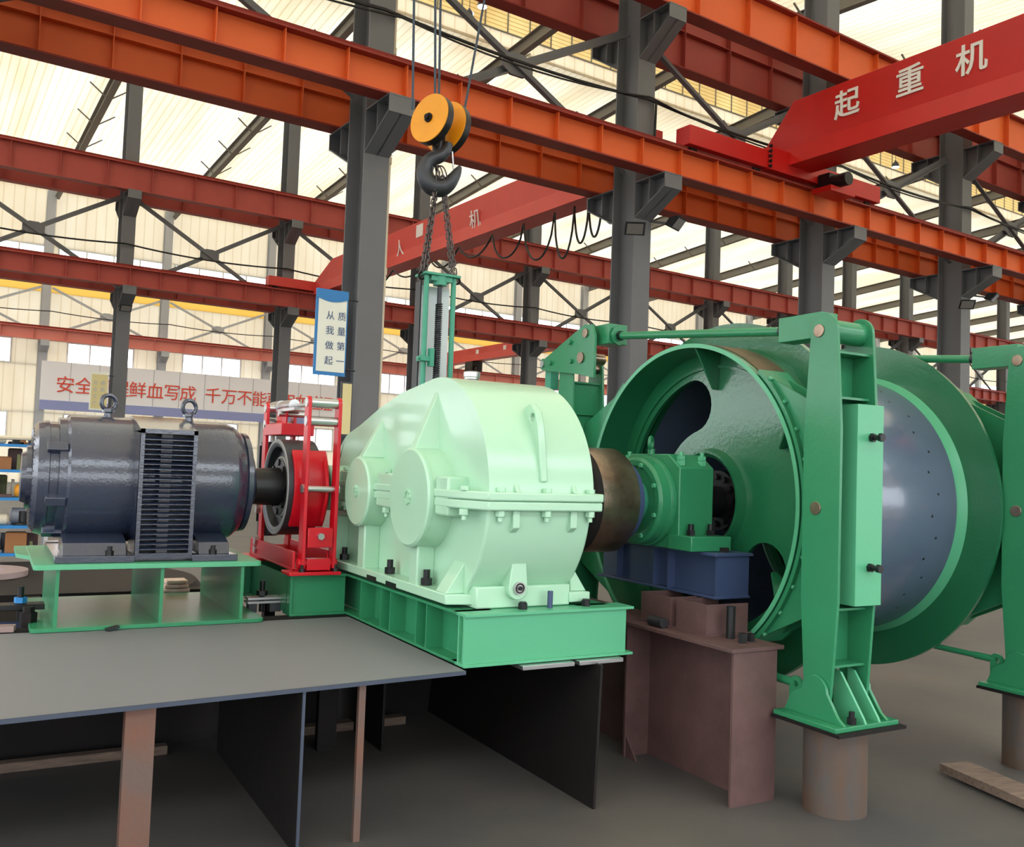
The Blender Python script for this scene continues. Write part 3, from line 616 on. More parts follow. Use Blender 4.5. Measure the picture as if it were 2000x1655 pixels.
# drain boss
m = MB().prism([(2.335+.055*cos(a), 1.05+.055*sin(a)) for a in [D(180+15*i) for i in range(13)]]+[(2.375, 1.19), (2.295, 1.19)], 'y', 3.99, 4.13); m.build('drain_boss', MINT, t, bevel=.005)
d = MB().cyl((2.335, 3.975, 1.055), (2.335, 3.992, 1.055), .032, n=24).build('drain_plug', STEEL, t)
MB().torus((2.335, 3.974, 1.055), (0, 1, 0), .022, .004, 20, 6).hexn((2.335, 3.966, 1.055), (0, 1, 0), .012, .012).build('plug_socket', BLACK, d)
# cast lifting lug on the dome
def dp(a, o=0): return (GY-(GR+o)*cos(D(a)), 1.5+(GR+o)*sin(D(a)))
lug = [dp(8, -.02), dp(8, .015), dp(20, .03), dp(32, .065), dp(38, .085), dp(44, .07), dp(46, .02), dp(46, -.02)]
hc = dp(38, .04)
MB().holed(lug, [[(hc[0]+.022*cos(a), hc[1]+.022*sin(a)) for a in [D(30*i) for i in range(12)]]], 'x', 2.385, 2.425).build('lifting_lug', MINT, t, bevel=.006)
m = MB().cyl((2.47, 4.86, 2.065), (2.47, 4.86, 2.145), .03, n=20).cyl((2.47, 4.86, 2.145), (2.47, 4.86, 2.165), .045, n=20).cyl((2.47, 4.86, 2.170), (2.47, 4.86, 2.180), .045, n=20)
b = m.build('breather', STEEL, t); MB().cyl((2.47, 4.86, 2.180), (2.47, 4.86, 2.215), .05, n=24).build('breather_cap', STEEL, b, bevel=.004)

# ------------------------------------------------------------------ motor base
AY = 6.0
t = thing('motor_base', 'green welded motor base with three web plates, open front', 'base', (.8, 5.9, .7))
def rplate(x0, x1, y0, y1, z0, z1, r=.03):
    P = []
    for cx, cy, a in ((x1-r, y0+r, -90), (x1-r, y1-r, 0), (x0+r, y1-r, 90), (x0+r, y0+r, 180)):
        P += [(cx+r*cos(D(a+18*i)), cy+r*sin(D(a+18*i))) for i in range(6)]
    return MB().prism(P, 'z', z0, z1)
rplate(.235, 1.43, 5.43, 6.6, 1.025, 1.052).build('top_plate', GREENB, t, bevel=.002)
MB().prism([(.17, 6.1), (.24, 5.95), (.24, 6.6), (.17, 6.6)], 'z', 1.027, 1.05).build('side_tray', GREENB, t)
rplate(.235, 1.455, 5.42, 6.6, .70, .722).build('bottom_plate', GREEN, t, bevel=.002)
for x in (.345, .872, 1.315): MB().box(x, x+.018, 5.45, 6.58, .722, 1.025).build('web_plate', GREEN, t)
# ------------------------------------------------------------------ motor
t = thing('electric_motor', 'slate blue electric motor with a louvred side grille and two eyebolts', 'motor', (.85, AY, 1.05))
MZ = 1.5
MB().lathe((0, AY, MZ), [(.385, .30), (.385, .36), (.40, .372), (1.27, .372), (1.32, .362), (1.325, .33)], 'x', 72).build('casing', NAVY, t)
MB().lathe((0, AY, MZ), [(1.32, .30), (1.32, .362), (1.345, .35), (1.395, .305), (1.395, .315), (1.425, .312), (1.425, .24), (1.44, .235), (1.445, .19), (1.47, .18), (1.475, .1)], 'x', 64).build('drive_end_shield', NAVY, t, smooth=22)
MB().lathe((0, AY, MZ), [(.39, .355), (.345, .352), (.34, .325), (.30, .325), (.295, .335), (.27, .33), (.265, .30)], 'x', 64).build('fan_end_shield', NAVY, t)
c = MB()
c.lathe((0, AY, MZ), [(.275, .33), (.24, .32), (.215, .285), (.225, .285), (.245, .31), (.275, .315)], 'x', 64, closed=True)
c.lathe((0, AY, MZ), [(.245, .185), (.19, .18), (.19, .15), (.165, .14), (.16, .001)], 'x', 48)
for i in range(44): a = 2*pi*i/44; c.bar((.222, AY+.18*cos(a), MZ+.18*sin(a)), (.222, AY+.29*cos(a), MZ+.29*sin(a)), .012, .016, up=(1, 0, 0))
c.build('fan_cover', NAVY, t)
MB().lathe((0, AY, MZ), [(.262, .01), (.262, .3)], 'x', 40).build('fan_cavity', WHITE, t)
for a in (60, 150, 200, 240, 330):
    y, z = AY+.335*cos(D(a)), MZ+.335*sin(D(a)); MB().bar((.28, y, z), (.385, y, z), .05, .07, up=(0, cos(D(a)), sin(D(a)))).build('end_lug', NAVY, t, bevel=.004)
# louvred side grille box
GX0, GX1, FY = .737, 1.045, 5.51
m = MB().prism([(FY+.02, 1.795), (FY+.21, 1.84), (AY-.02, 1.885), (AY+.02, 1.885), (AY+.5, 1.8), (AY+.5, 1.1), (AY+.4, 1.1), (AY+.4, 1.78), (FY+.25, 1.80), (FY+.25, 1.1), (FY+.245, 1.1), (FY+.245, 1.79), (FY+.02, 1.775)], 'x', GX0, GX1)
m.build('duct_hood', NAVY, t)
MB().box(GX0, GX0+.012, FY+.01, FY+.3, 1.09, 1.79).box(GX1-.012, GX1, FY+.01, FY+.3, 1.09, 1.79).build('duct_side', NAVY, t)
m = MB().box(GX0, GX0+.022, FY, FY+.03, 1.085, 1.80).box(GX1-.022, GX1, FY, FY+.03, 1.085, 1.80).box(GX0, GX1, FY, FY+.03, 1.775, 1.80).box(GX0, GX1, FY-.004, FY+.04, 1.07, 1.10)
g = m.build('grille_frame', NAVY, t)
m = MB()
for i in range(23): z = 1.118+i*.0282; m.add([(GX0+.02, FY+.004, z), (GX1-.02, FY+.004, z), (GX1-.02, FY+.035, z+.012), (GX0+.02, FY+.035, z+.012), (GX0+.02, FY+.004, z+.004), (GX1-.02, FY+.004, z+.004), (GX1-.02, FY+.035, z+.016), (GX0+.02, FY+.035, z+.016)], [(0, 1, 2, 3), (4, 7, 6, 5), (0, 4, 5, 1), (1, 5, 6, 2), (2, 6, 7, 3), (3, 7, 4, 0)])
m.build('louvre_slats', NAVY, g)
MB().box(.855, .915, FY+.05, FY+.07, 1.1, 1.78).build('winding_strip', mat('winding_grey', (96, 92, 96), .5, bump=.3, bscale=20), g)
MB().box(GX0+.01, GX1-.01, FY+.14, FY+.15, 1.09, 1.79).build('duct_back', BLACK, g)
# feet
for x0, x1 in ((.335, GX0), (GX1, 1.30)):
    MB().box(x0, x1, 5.49, 5.60, 1.052, 1.09).build('foot', NAVY, t, bevel=.004)
    MB().prism([(5.53, 1.09), (5.57, 1.155), (5.70, 1.19), (5.9, 1.2), (5.9, 1.09)], 'x', x0+.04, x1-.04).build('foot_riser', NAVY, t, bevel=.003)
    MB().box(x0, x1, 6.40, 6.52, 1.052, 1.09).build('foot', NAVY, t, bevel=.004)
MB().box(.335, 1.3, 5.6, 6.4, 1.052, 1.085).build('foot_plate', NAVY, t)
for x in (.61, 1.165): m = MB().hexn((x, 5.53, 1.09), (0, 0, 1), .022, .026).cyl((x, 5.53, 1.115), (x, 5.53, 1.14), .013, n=12); m.build('foot_bolt', BLACK, t)
for x in (.61, 1.075): m = MB().torus((x, AY, 1.958), (.35, -.93, 0), .045, .013, 28, 10).cyl((x, AY, 1.865), (x, AY, 1.90), .03, .022).cyl((x, AY, 1.90), (x, AY, 1.918), .034); m.build('eyebolt', NAVY, t)
MB().cyl((1.44, AY, MZ), (1.62, AY, MZ), .055).build('shaft', STEEL, t)

# ------------------------------------------------------------------ brake wheel coupling and drum brake
t = thing('brake_wheel_coupling', 'dark brake wheel coupling between the motor and the gearbox', 'coupling', (1.7, AY, MZ-.31))
BZ = 1.475
MB().lathe((0, AY, BZ), [(1.645, .262), (1.635, .285), (1.64, .312), (1.86, .312), (1.86, .26), (1.70, .255), (1.70, .10), (1.69, .10), (1.69, .25)], 'x', 72, closed=True).build('brake_wheel', IRON, t)
MB().lathe((0, AY, BZ), [(1.49, .06), (1.49, .115), (1.56, .12), (1.655, .125), (1.66, .19), (1.70, .2)], 'x', 48).build('hub', BLACK, t)
for i in range(8): a = i*pi/4; MB().cyl((1.648, AY+.16*cos(a), BZ+.16*sin(a)), (1.668, AY+.16*cos(a), BZ+.16*sin(a)), .022, n=14).build('coupling_pin', BLACK, t)
MB().lathe((0, AY, BZ), [(1.664, .11), (1.664, .195), (1.67, .20), (1.69, .2)], 'x', 48, cap=False).build('pin_plate', mat('pale_cast', (186, 184, 180), .6), t)
MB().lathe((0, AY, BZ), [(1.640, .285), (1.634, .290), (1.634, .308), (1.640, .312)], 'x', 72, cap=False).build('wheel_edge', mat('worn_edge', (140, 140, 140), .5), t)
MB().cyl((1.70, AY, BZ), (2.02, AY, BZ), .085).build('gearbox_half', IRON, t)
t = thing('drum_brake', 'red drum brake with tall lever plates, between motor and gearbox', 'brake', (1.78, AY, .955))
MB().box(1.615, 1.94, 5.50, 5.68, .952, .972).build('base_plate', RED, t, bevel=.003)
MB().box(1.615, 1.94, 6.36, 6.75, .952, .972).build('base_plate', RED, t, bevel=.003)
MB().box(1.66, 1.675, 5.6, 6.65, .972, 1.09).box(1.90, 1.915, 5.6, 6.65, .972, 1.09).box(1.66, 1.915, 5.6, 6.65, .972, .985).build('base_channel', RED, t, bevel=.002)
def post(x, y, s, z1=2.055):
    n = 10; P = [(y-.045, .99), (y+.045, .99), (y+.04, z1-.04)]+[(y+.04*cos(D(18*i)), z1-.04+.04*sin(D(18*i))) for i in range(1, n)]+[(y-.04, z1-.04)]
    return MB().prism(P, 'x', x-.011, x+.011)
for y in (5.57, 6.43+.12):
    for x in (1.705, 1.90): post(x, y, 1).build('lever_plate', RED, t, bevel=.003)
    for z in (2.015, 1.90):
        MB().cyl((1.69, y, z), (1.915, y, z), .031, n=20).build('cross_pin', STEEL, t)
    for x in (1.69, 1.91): MB().hexn((x-.006, y, 1.478), (1, 0, 0), .03, .02).build('pin_nut', STEEL, t)
    MB().cyl((1.70, y, 1.478), (1.905, y, 1.478), .02, n=18).build('shoe_pin', STEEL, t)
    MB().cyl((1.68, y, 1.02), (1.925, y, 1.02), .03, n=18).build('pivot_tube', RED, t)
for s, a0 in ((-1, 135), (1, -45)):
    m = MB().lathe((0, AY, BZ), [(1.67, .318), (1.89, .318), (1.89, .345), (1.67, .345)], 'x', 24, True, D(a0), D(a0+90)); sh = m.build('brake_shoe', RED, t, bevel=.002)
    yy = AY+s*.345
    for x in (1.735, 1.855): MB().prism([(yy-s*.02, 1.68), (yy+s*.06, 1.54), (yy+s*.075, 1.478), (yy+s*.06, 1.42), (yy-s*.02, 1.27)], 'x', x-.008, x+.008).build('shoe_web', RED, sh)
MB().box(1.725, 1.885, 5.52, 5.60, 1.12, 1.24).build('stop_block', RED, t, bevel=.004)
MB().hexn((1.80, 5.49, 1.19), (0, 1, 0), .022, .03).build('stop_bolt', STEEL, t)
MB().box(1.73, 1.88, 5.53, 5.6, .98, 1.05).prism([(5.54, .975), (5.6, .975), (5.6, 1.1)], 'x', 1.87, 1.88).build('pivot_bracket', RED, t, bevel=.003)
for x in (1.70, 1.91): m = MB().hexn((x, 5.53, .972), (0, 0, 1), .018, .02).cyl((x, 5.53, .99), (x, 5.53, 1.015), .01, n=10); m.build('anchor_bolt', BLACK, t)
MB().cyl((1.80, 5.57, 2.015), (1.80, 6.5, 2.03), .013, n=12).build('pull_rod', STEEL, t)
MB().cyl((1.80, 6.2, 2.03), (1.80, 6.5, 2.03), .04, n=20).cyl((1.80, 6.5, 2.03), (1.80, 6.72, 2.03), .045, n=20).build('spring_housing', STEEL, t)
MB().box(1.74, 1.86, 6.0, 6.45, 1.985, 2.005).cyl((1.72, 6.3, 1.97), (1.9, 6.3, 1.97), .02).build('link_bars', STEEL, t)
MB().prism([(6.3, 2.04), (6.25, 2.0), (6.28, 1.86), (6.5, 1.86), (6.52, 2.0), (6.44, 2.05)], 'x', 1.765, 1.775).build('bell_plate', RED, t)
MB().box(1.69, 1.915, 6.1, 6.55, 1.82, 1.9).build('cross_box', RED, t, bevel=.004)
a = MB().cyl((1.80, 6.74, 1.1), (1.80, 6.74, 1.78), .075, n=28).build('thruster', BLACK, t)
m = MB()
for i in range(14): q = 2*pi*i/14; m.bar((1.80+.078*cos(q), 6.74+.078*sin(q), 1.2), (1.80+.078*cos(q), 6.74+.078*sin(q), 1.75), .008, .014, up=(cos(q), sin(q), 0))
m.build('cooling_ribs', BLACK, a)
MB().cyl((1.80, 6.74, 1.78), (1.80, 6.74, 1.93), .03).cyl((1.74, 6.74, 1.93), (1.86, 6.74, 1.93), .03).build('thruster_rod', STEEL, t)
for i, (z, x) in enumerate(((1.30, 1.66), (1.08, 1.66), (1.02, 1.66))): MB().hexn((x-.015, 6.5, z), (1, 0, 0), .03, .03).build('side_nut', STEEL, t)

# ------------------------------------------------------------------ output coupling
t = thing('drum_coupling', 'worn bright steel geared coupling behind the gearbox', 'coupling', (3.1, 4.46, 1.2))
MB().lathe((0, 4.46, 1.485), [(2.90, .1), (2.90, .296), (2.915, .31), (2.955, .31)], 'x', 72).build('end_ring', DARKST, t)
MB().lathe((0, 4.46, 1.485), [(2.956, .29), (2.956, .305), (3.20, .305), (3.215, .295), (3.215, .1)], 'x', 72).build('sleeve', RUSTY, t)
m = MB()
for i in range(10): q = 2*pi*i/10+.2; m.hexn((2.885, 4.46+.255*cos(q), 1.485+.255*sin(q)), (1, 0, 0), .018, .02)
m.build('ring_bolts', BLACK, t)
MB().lathe((0, 4.46, 1.485), [(3.21, .25), (3.29, .24), (3.29, .17)], 'x', 56).build('seal_ring', BLUE, t)
MB().lathe((0, 4.46, 1.485), [(3.28, .13), (3.42, .13)], 'x', 40).build('shaft_collar', TEAL, t)
m = MB()
for i in range(36): q = 2*pi*i/36; m.cyl((3.295, 4.46+.17*cos(q), 1.485+.17*sin(q)), (3.33, 4.46+.17*cos(q), 1.485+.17*sin(q)), .010, n=8)
m.build('coil_seal', BLACK, t)

# ------------------------------------------------------------------ bearing block
t = thing('bearing_housing', 'green pedestal bearing housing in front of the drum', 'bearing housing', (3.6, 4.46, 1.21))
MB().lathe((0, 4.46, 1.485), [(3.40, .10), (3.40, .20), (3.385, .21), (3.385, .245), (3.40, .262), (3.47, .262), (3.47, .272), (3.50, .272)], 'x', 64).build('end_cover', GREEN, t, bevel=.003)
m = MB()
for i in range(8): q = 2*pi*i/8+.35; m.hexn((3.37, 4.46+.225*cos(q), 1.485+.225*sin(q)), (1, 0, 0), .014, .018)
m.build('cover_bolts', GREENB, t)
body = [(4.17, 1.485), (4.17, 1.69), (4.28, 1.77), (4.64, 1.77), (4.75, 1.69), (4.75, 1.25), (4.83, 1.25), (4.83, 1.215), (4.09, 1.215), (4.09, 1.25), (4.17, 1.25)]
MB().prism(body, 'x', 3.50, 3.76).build('housing_body', GREEN, t, bevel=.006)
for y0, y1 in ((4.03, 4.24), (4.68, 4.89)): MB().box(3.48, 3.78, y0, y1, 1.215, 1.30).build('foot', GREEN, t, bevel=.005)
for x in (3.56, 3.71):
    for y in (4.13, 4.79): m = MB().hexn((x, y, 1.30), (0, 0, 1), .026, .03).cyl((x, y, 1.33), (x, y, 1.365), .017, n=12); m.build('foot_bolt', BLACK, t)
for x in (3.54, 3.70):
    for y in (4.21, 4.71): m = MB().hexn((x, y, 1.705), (0, 0, 1), .028, .03).hexn((x, y, 1.737), (0, 0, 1), .026, .025).cyl((x, y, 1.76), (x, y, 1.785), .013, n=12); m.build('cap_bolt', GREENB, t)
m = MB().torus((3.51, 4.46, 1.835), (.6, -.8, 0), .036, .011, 24, 8).cyl((3.515, 4.46, 1.765), (3.515, 4.46, 1.8), .022); m.build('eyebolt', GREEN, t)
MB().cyl((3.36, 4.46, 1.485), (4.6, 4.46, 1.485), .10).build('main_shaft', BLACK, t)
# slate blue beam under it
t = thing('bearing_beam', 'dark blue box beam carrying the bearing housing', 'beam', (3.72, 4.5, .955))
MB().box(3.575, 3.86, 3.93, 5.1, 1.195, 1.213).build('top_flange', BLUE, t, bevel=.003)
MB().box(3.585, 3.85, 3.94, 5.1, .955, .970).build('bottom_flange', BLUE, t, bevel=.003)
MB().box(3.60, 3.845, 3.95, 3.962, .97, 1.195).build('end_plate', BLUE, t)
MB().box(3.64, 3.652, 3.96, 5.1, .97, 1.195).box(3.79, 3.802, 3.96, 5.1, .97, 1.195).build('web_plate', BLUE, t)
for y in (4.36, 4.50, 4.88): MB().box(3.59, 3.64, y, y+.012, .97, 1.195).build('stiffener', BLUE, t)
m = MB().hexn((3.72, 4.02, 1.213), (0, 0, 1), .03, .025); m.build('bolt', DARKST, t)
# brown steel pedestal
t = thing('steel_pedestal', 'brown primed steel pedestal under the dark blue beam', 'pedestal', (3.45, 4, 0))
MB().box(3.28, 3.64, 3.47, 5.3, .765, .785).build('top_plate', BROWN, t, bevel=.002)
MB().box(3.30, 3.60, 3.48, 3.495, 0, .765).build('front_flange', BROWN, t)
MB().box(3.30, 3.60, 4.36, 4.375, 0, .765).build('back_flange', BROWN, t)
MB().box(3.47, 3.485, 3.495, 5.2, 0, .765).build('web_plate', BROWN, t)
MB().prism([(4.36, 0), (4.36, .12), (4.26, 0)], 'x', 3.31, 3.32).build('toe_gusset', BROWN, t)
for i, (y0, y1) in enumerate(((3.8, 4.05), (4.10, 4.37))):
    b = thing('support_block', 'short brown steel channel block under the blue beam, %s' % ('nearer one' if i == 0 else 'farther one'), 'block', (3.5, y0, .785), 'M', 'blocks under the blue beam')
    MB().box(3.40, 3.414, y0, y1, .785, .953).box(3.414, 3.70, y0, y0+.012, .785, .953).box(3.414, 3.70, y1-.012, y1, .785, .953).build('channel', BROWN, b)
    MB().box(3.38, 3.72, y0-.01, y1+.01, .7855, .795).build('foot_plate', BROWN, b)
tag(MB().cyl((3.34, 4.20, .815), (3.34, 4.08, .815), .028, n=20).build('steel_roller', IRON), 'short round steel bar lying on the brown pedestal', 'bar')
t = thing('jack_bolt', 'dark vertical stud standing between pedestal and blue beam', 'bolt', (3.5, 3.72, .785)); MB().cyl((3.5, 3.72, .785), (3.5, 3.72, .955), .024, n=18).build('stud', BLACK, t)
t = thing('hex_nuts', 'pair of black nuts on the near end of the brown pedestal', 'nut', (3.5, 3.6, .785)); MB().hexn((3.47, 3.60, .785), (0, 0, 1), .025, .05).hexn((3.55, 3.62, .785), (0, 0, 1), .022, .04).build('nut', BLACK, t)

# ------------------------------------------------------------------ winch drum
DY, DZ = 4.46, 1.495
t = thing('winch_drum', 'huge green flanged winch drum with a blue-grey barrel', 'winch drum', (4.7, DY, .4))
def ring(x0, x1, r0, r1): return [(x0, r0), (x1, r0), (x1, r1), (x0, r1)]
MB().lathe((0, DY, DZ), ring(3.75, 4.11, .948, .97), 'x', 128, True).build('near_brake_rim', GREEND, t)
MB().lathe((0, DY, DZ), ring(3.747, 3.752, .946, .972), 'x', 128, True).build('rim_edge', GREENB, t)
MB().lathe((0, DY, DZ), ring(3.80, 4.02, .9705, .975), 'x', 128, True).build('brake_track', mat('brake_track', (122, 96, 66), .45, metal=.5, bump=.1, var=.8, vscale=5, rgb2=(60, 70, 62)), t)
MB().lathe((0, DY, DZ), [(4.09, .86), (4.13, .86), (4.13, 1.135), (4.09, 1.135)], 'x', 128, True).build('near_flange', GREEND, t)
MB().lathe((0, DY, DZ), [(4.13, .86), (5.25, .86)], 'x', 128, cap=False).build('barrel', DRUM, t)
MB().lathe((0, DY, DZ), [(5.235, .8605), (5.265, .868), (5.30, .89), (5.305, .86), (5.24, .85)], 'x', 128, True).build('weld_fillet', GREENB, t)
MB().lathe((0, DY, DZ), [(5.30, .80), (5.335, .80), (5.335, 1.10), (5.325, 1.105), (5.30, 1.105)], 'x', 128, True).build('far_flange', GREEND, t)
MB().lathe((0, DY, DZ), ring(5.335, 5.72, .948, .97), 'x', 96, True).build('far_brake_rim', GREEND, t)
m = MB()
for i in range(40):
    q = 2*pi*i/40+.05; x = 5.06 if i % 2 else 5.0
    MB().cyl((x, DY+.855*cos(q), DZ+.855*sin(q)), (x, DY+.861*cos(q), DZ+.861*sin(q)), .0085, n=10).build('rope_hole', BLACK, t)
# spider plate with kidney openings
C2 = (DY, DZ)
def pol(r, a): return (DY+r*cos(D(a)), DZ+r*sin(D(a)))
def kidney(a0, a1, rc=.63, w=.17):
    P = [pol(rc+w, a0+(a1-a0)*i/20) for i in range(21)]
    c = pol(rc, a1); P += [(c[0]+w*cos(D(a1+15*i)), c[1]+w*sin(D(a1+15*i))) for i in range(1, 12)]
    P += [pol(rc-w, a1+(a0-a1)*i/14) for i in range(15)]
    c = pol(rc, a0); P += [(c[0]-w*cos(D(a0+15*i)), c[1]-w*sin(D(a0+15*i))) for i in range(1, 12)]
    return P
K = [kidney(16, 74), kidney(219, 278)]
MB().holed([pol(.948, 360*i/96) for i in range(96)], K+[[pol(.28, 360*i/48) for i in range(48)]], 'x', 3.99, 4.02).build('spider_plate', GREEND, t, smooth=20)
MB().lathe((0, DY, DZ), [(3.93, .298), (3.93, .314), (3.99, .33), (3.99, .275), (3.95, .275)], 'x', 72, True).build('hub_ring', GREEND, t)
MB().lathe((0, DY, DZ), [(4.30, .27), (4.6, .27), (4.6, .1)], 'x', 48).lathe((0, DY, DZ), [(4.05, .1), (4.05, .19), (4.3, .2), (4.3, .27)], 'x', 48).build('hub', BLACK, t)
m = MB()
for i in range(12): m.hexn((4.03, DY+.15*cos(i*pi/6), DZ+.15*sin(i*pi/6)), (1, 0, 0), .02, .03)
m.build('hub_bolts', BLACK, t)
MB().lathe((0, DY, DZ), [(5.6, .001), (5.6, .948)], 'x', 64).build('far_end_plate', GREEND, t)
MB().lathe((0, DY, DZ), ring(3.975, 3.99, .84, .858), 'x', 96, True).build('stiffening_ring', GREEND, t)
for a in (94, 152, 214, 274, 334):
    dr = Vector((0, cos(D(a)), sin(D(a)))); tn = Vector((0, -sin(D(a)), cos(D(a)))); P0 = Vector((0, DY, DZ))
    pts = [(3.78, .948), (3.99, .948), (3.99, .70), (3.95, .70)]
    m = MB(); vv = [P0+dr*r+tn*s+Vector((x, 0, 0)) for s in (-.008, .008) for x, r in pts]; n = 4
    m.add(vv, [(0, 1, 2, 3), (7, 6, 5, 4)]+[(i, 4+i, 4+(i+1) % 4, (i+1) % 4) for i in range(4)]); m.build('rim_gusset', GREEND, t, bevel=.003)
for a in (20, 325): q = pol(.86, a); 

# ------------------------------------------------------------------ post brakes
def lever_poly(Y, zb, zt, w0, w1):
    n = 12; P = [(Y+w0*cos(D(180+15*i)), zb+w0*sin(D(180+15*i))) for i in range(n+1)]
    P += [(Y+w1, zb+.45), (Y+w1, zt-.5)]+[(Y+w0*cos(D(15*i)), zt+w0*sin(D(15*i))) for i in range(n+1)]+[(Y-w1, zt-.5), (Y-w1, zb+.45)]
    return P
def brake_set(X, words, full=True):
    near = 'near' if words == 'near' else 'far'
    tt = thing('post_brake', 'green post brake with tall levers %s' % ('straddling the near rim of the drum' if near == 'near' else 'at the right edge, beyond the drum'), 'brake', (X+.15, DY, .45), 'M', 'post brakes of the winch')
    for s in (-1, 1):
        Y = DY+s*1.20; x0, x1 = X, X+.28
        for x in (x0, x1-.018): MB().prism(lever_poly(Y, .60, 2.41, .085, .118), 'x', x, x+.018).build('lever_plate', GREEN, tt, bevel=.002)
        yo = Y+s*.118
        MB().box(x0+.10, x1+.012, min(yo, yo+s*.02), max(yo, yo+s*.02), 1.03, 2.035).box(x0+.1, x0+.112, min(Y, yo), max(Y, yo), 1.03, 2.035).build('lever_cover', GREENB, tt, bevel=.002)
        MB().box(x0+.018, x1-.018, Y-s*.045-.006, Y-s*.045+.006, .72, 2.30).build('inner_web', GREEN, tt)
        for z in (.72, 1.0, 2.06, 2.29): MB().box(x0+.018, x1-.018, Y-.07, Y+.07, z, z+.012).build('rung_plate', GREEN, tt)
        for z in (.60, 1.505, 2.41):
            MB().cyl((x0-.006, Y-s*.03, z), (x1+.006, Y-s*.03, z), .034, n=28).build('pin', RUSTY, tt, bevel=.002)
        for z in (1.22, 1.87):
            m = MB().hexn((x0+.20, yo+s*.02, z), (0, s, 0), .022, .02).cyl((x0+.20, yo+s*.04, z), (x0+.20, yo+s*.075, z), .013, n=12).hexn((x0+.20, yo+s*.07, z), (0, s, 0), .022, .02); m.build('adjusting_bolt', BLACK, tt)
        # foot bracket
        MB().box(x0-.10, x1+.10, Y-.23, Y+.205, .432, .447).build('sole_plate', DARKST, tt)
        MB().box(x0-.09, x1+.08, Y-.20, Y+.20, .447, .47).build('bracket_base', GREEN, tt, bevel=.003)
        for x in (x0-.022, x1+.004):
            MB().prism([(Y-.19, .47), (Y-.15, .50)]+[(Y+.08*cos(D(180-15*i)), .60+.08*sin(D(180-15*i))) for i in range(13)]+[(Y+.15, .56), (Y+.19, .47)], 'x', x, x+.018).build('bracket_cheek', GREEN, tt, bevel=.002)
        MB().holed([(Y-s*.10, .47), (Y-s*.19, .47), (Y-s*.19, .60)]+[(Y-s*(.15-.04*cos(D(180-20*i))), .60+.04*sin(D(20*i))) for i in range(1, 9)]+[(Y-s*.10, .60)], [[(Y-s*.15+.018*cos(D(30*i)), .60+.018*sin(D(30*i))) for i in range(12)]], 'x', x0+.01, x0+.026).build('rod_lug', GREEN, tt)
        for x in (x0+.12, x0+.22):
            MB().prism([(Y+s*.195, .47), (Y+s*.185, .49), (Y+s*.04, .69), (Y, .70), (Y, .47)], 'x', x, x+.014).build('bracket_rib', GREENB, tt)
        for yy in (Y-s*.16, Y+s*.165):
            m = MB().hexn((x0+.03 if yy*s < Y*s else x0+.06, yy, .47), (0, 0, 1), .024, .03).cyl((x0+.03 if yy*s < Y*s else x0+.06, yy, .50), (x0+.03 if yy*s < Y*s else x0+.06, yy, .53), .014, n=12); m.build('anchor_bolt', BLACK, tt)
        # shoe
        a0 = 180 if s < 0 else 0
        sh = MB().lathe((0, DY, DZ), [(X+.11, .976), (X+.33, .976), (X+.33, 1.0), (X+.11, 1.0)], 'x', 30, True, D(a0-50), D(a0+50)).build('brake_shoe', GREEN, tt)
        P = [(DY+1.0*cos(D(a0+q)), DZ+1.0*sin(D(a0+q))) for q in range(-46, 47, 4)]
        Q = [(Y-s*.06, DZ+.50*(1 if (a0 == 0) else -1)), (Y-s*.06, DZ-.50*(1 if (a0 == 0) else -1))]
        MB().prism(P+Q, 'x', X+.14, X+.155).build('shoe_web', GREEN, sh)
        MB().prism(P+Q, 'x', X+.28, X+.295).build('shoe_web', GREEN, sh)
        m = MB()
        for q in range(-45, 46, 10): c = cos(D(a0+q)); s2 = sin(D(a0+q)); m.cyl((X+.13, DY+.995*c, DZ+.995*s2), (X+.13, DY+1.012*c, DZ+1.012*s2), .012, n=8)
        m.build('shoe_rivets', GREENB, sh)
    # near lever head and tie rod
    Yn, Yf = DY-1.20, DY+1.20
    MB().box(X+.05, X+.17, Yn+.06, Yn+.36, 2.385, 2.52).build('rod_head', GREEN, tt, bevel=.004)
    MB().cyl((X+.02, Yn, 2.41), (X+.28, Yn, 2.41), .06, n=28).build('head_tube', GREEN, tt)
    MB().cyl((X+.11, Yn+.36, 2.455), (X+.11, Yn+.40, 2.46), .03).build('rod_nut', IRON, tt)
    MB().cyl((X+.11, Yn+.36, 2.455), (X+.11, Yf-.53, 2.595), .026, n=20).build('tie_rod', GREEN, tt)
    MB().cyl((X+.11, Yf-.53, 2.595), (X+.11, Yf-.50, 2.598), .034, n=6).build('rod_nut', BLACK, tt)
    MB().cyl((X+.11, Yf-.50, 2.60), (X+.11, Yf-.49, 2.60), .07, n=8).cyl((X+.11, Yf-.50, 2.60), (X+.11, Yf-.30, 2.61), .045, n=20).build('rod_socket', GREEN, tt)
    MB().box(X+.03, X+.19, Yf-.48, Yf-.30, 2.54, 2.68).build('crank_head', GREEN, tt, bevel=.004)
    crank = [(Yf-.36, 2.68), (Yf-.27, 2.69), (Yf-.16, 2.65), (Yf+.26, 2.49)]+[(Yf+.28+.045*cos(D(80-20*i)), 2.45+.045*sin(D(80-20*i))) for i in range(10)]+[(Yf+.24, 2.395), (Yf-.20, 2.34), (Yf-.40, 2.30), (Yf-.40, 2.60)]
    for x in (X-.03,): MB().prism(crank, 'x', x, x+.02).build('crank_plate', GREEN, tt, bevel=.002)
    for y, z, r in ((Yf-.29, 2.625, .032), (Yf-.24, 2.455, .04), (Yf+.28, 2.45, .025)): MB().cyl((X-.042, y, z), (X+(.27 if r == .025 else .16), y, z), r, n=24).build('crank_pin', RUSTY if r > .03 else STEEL, tt)
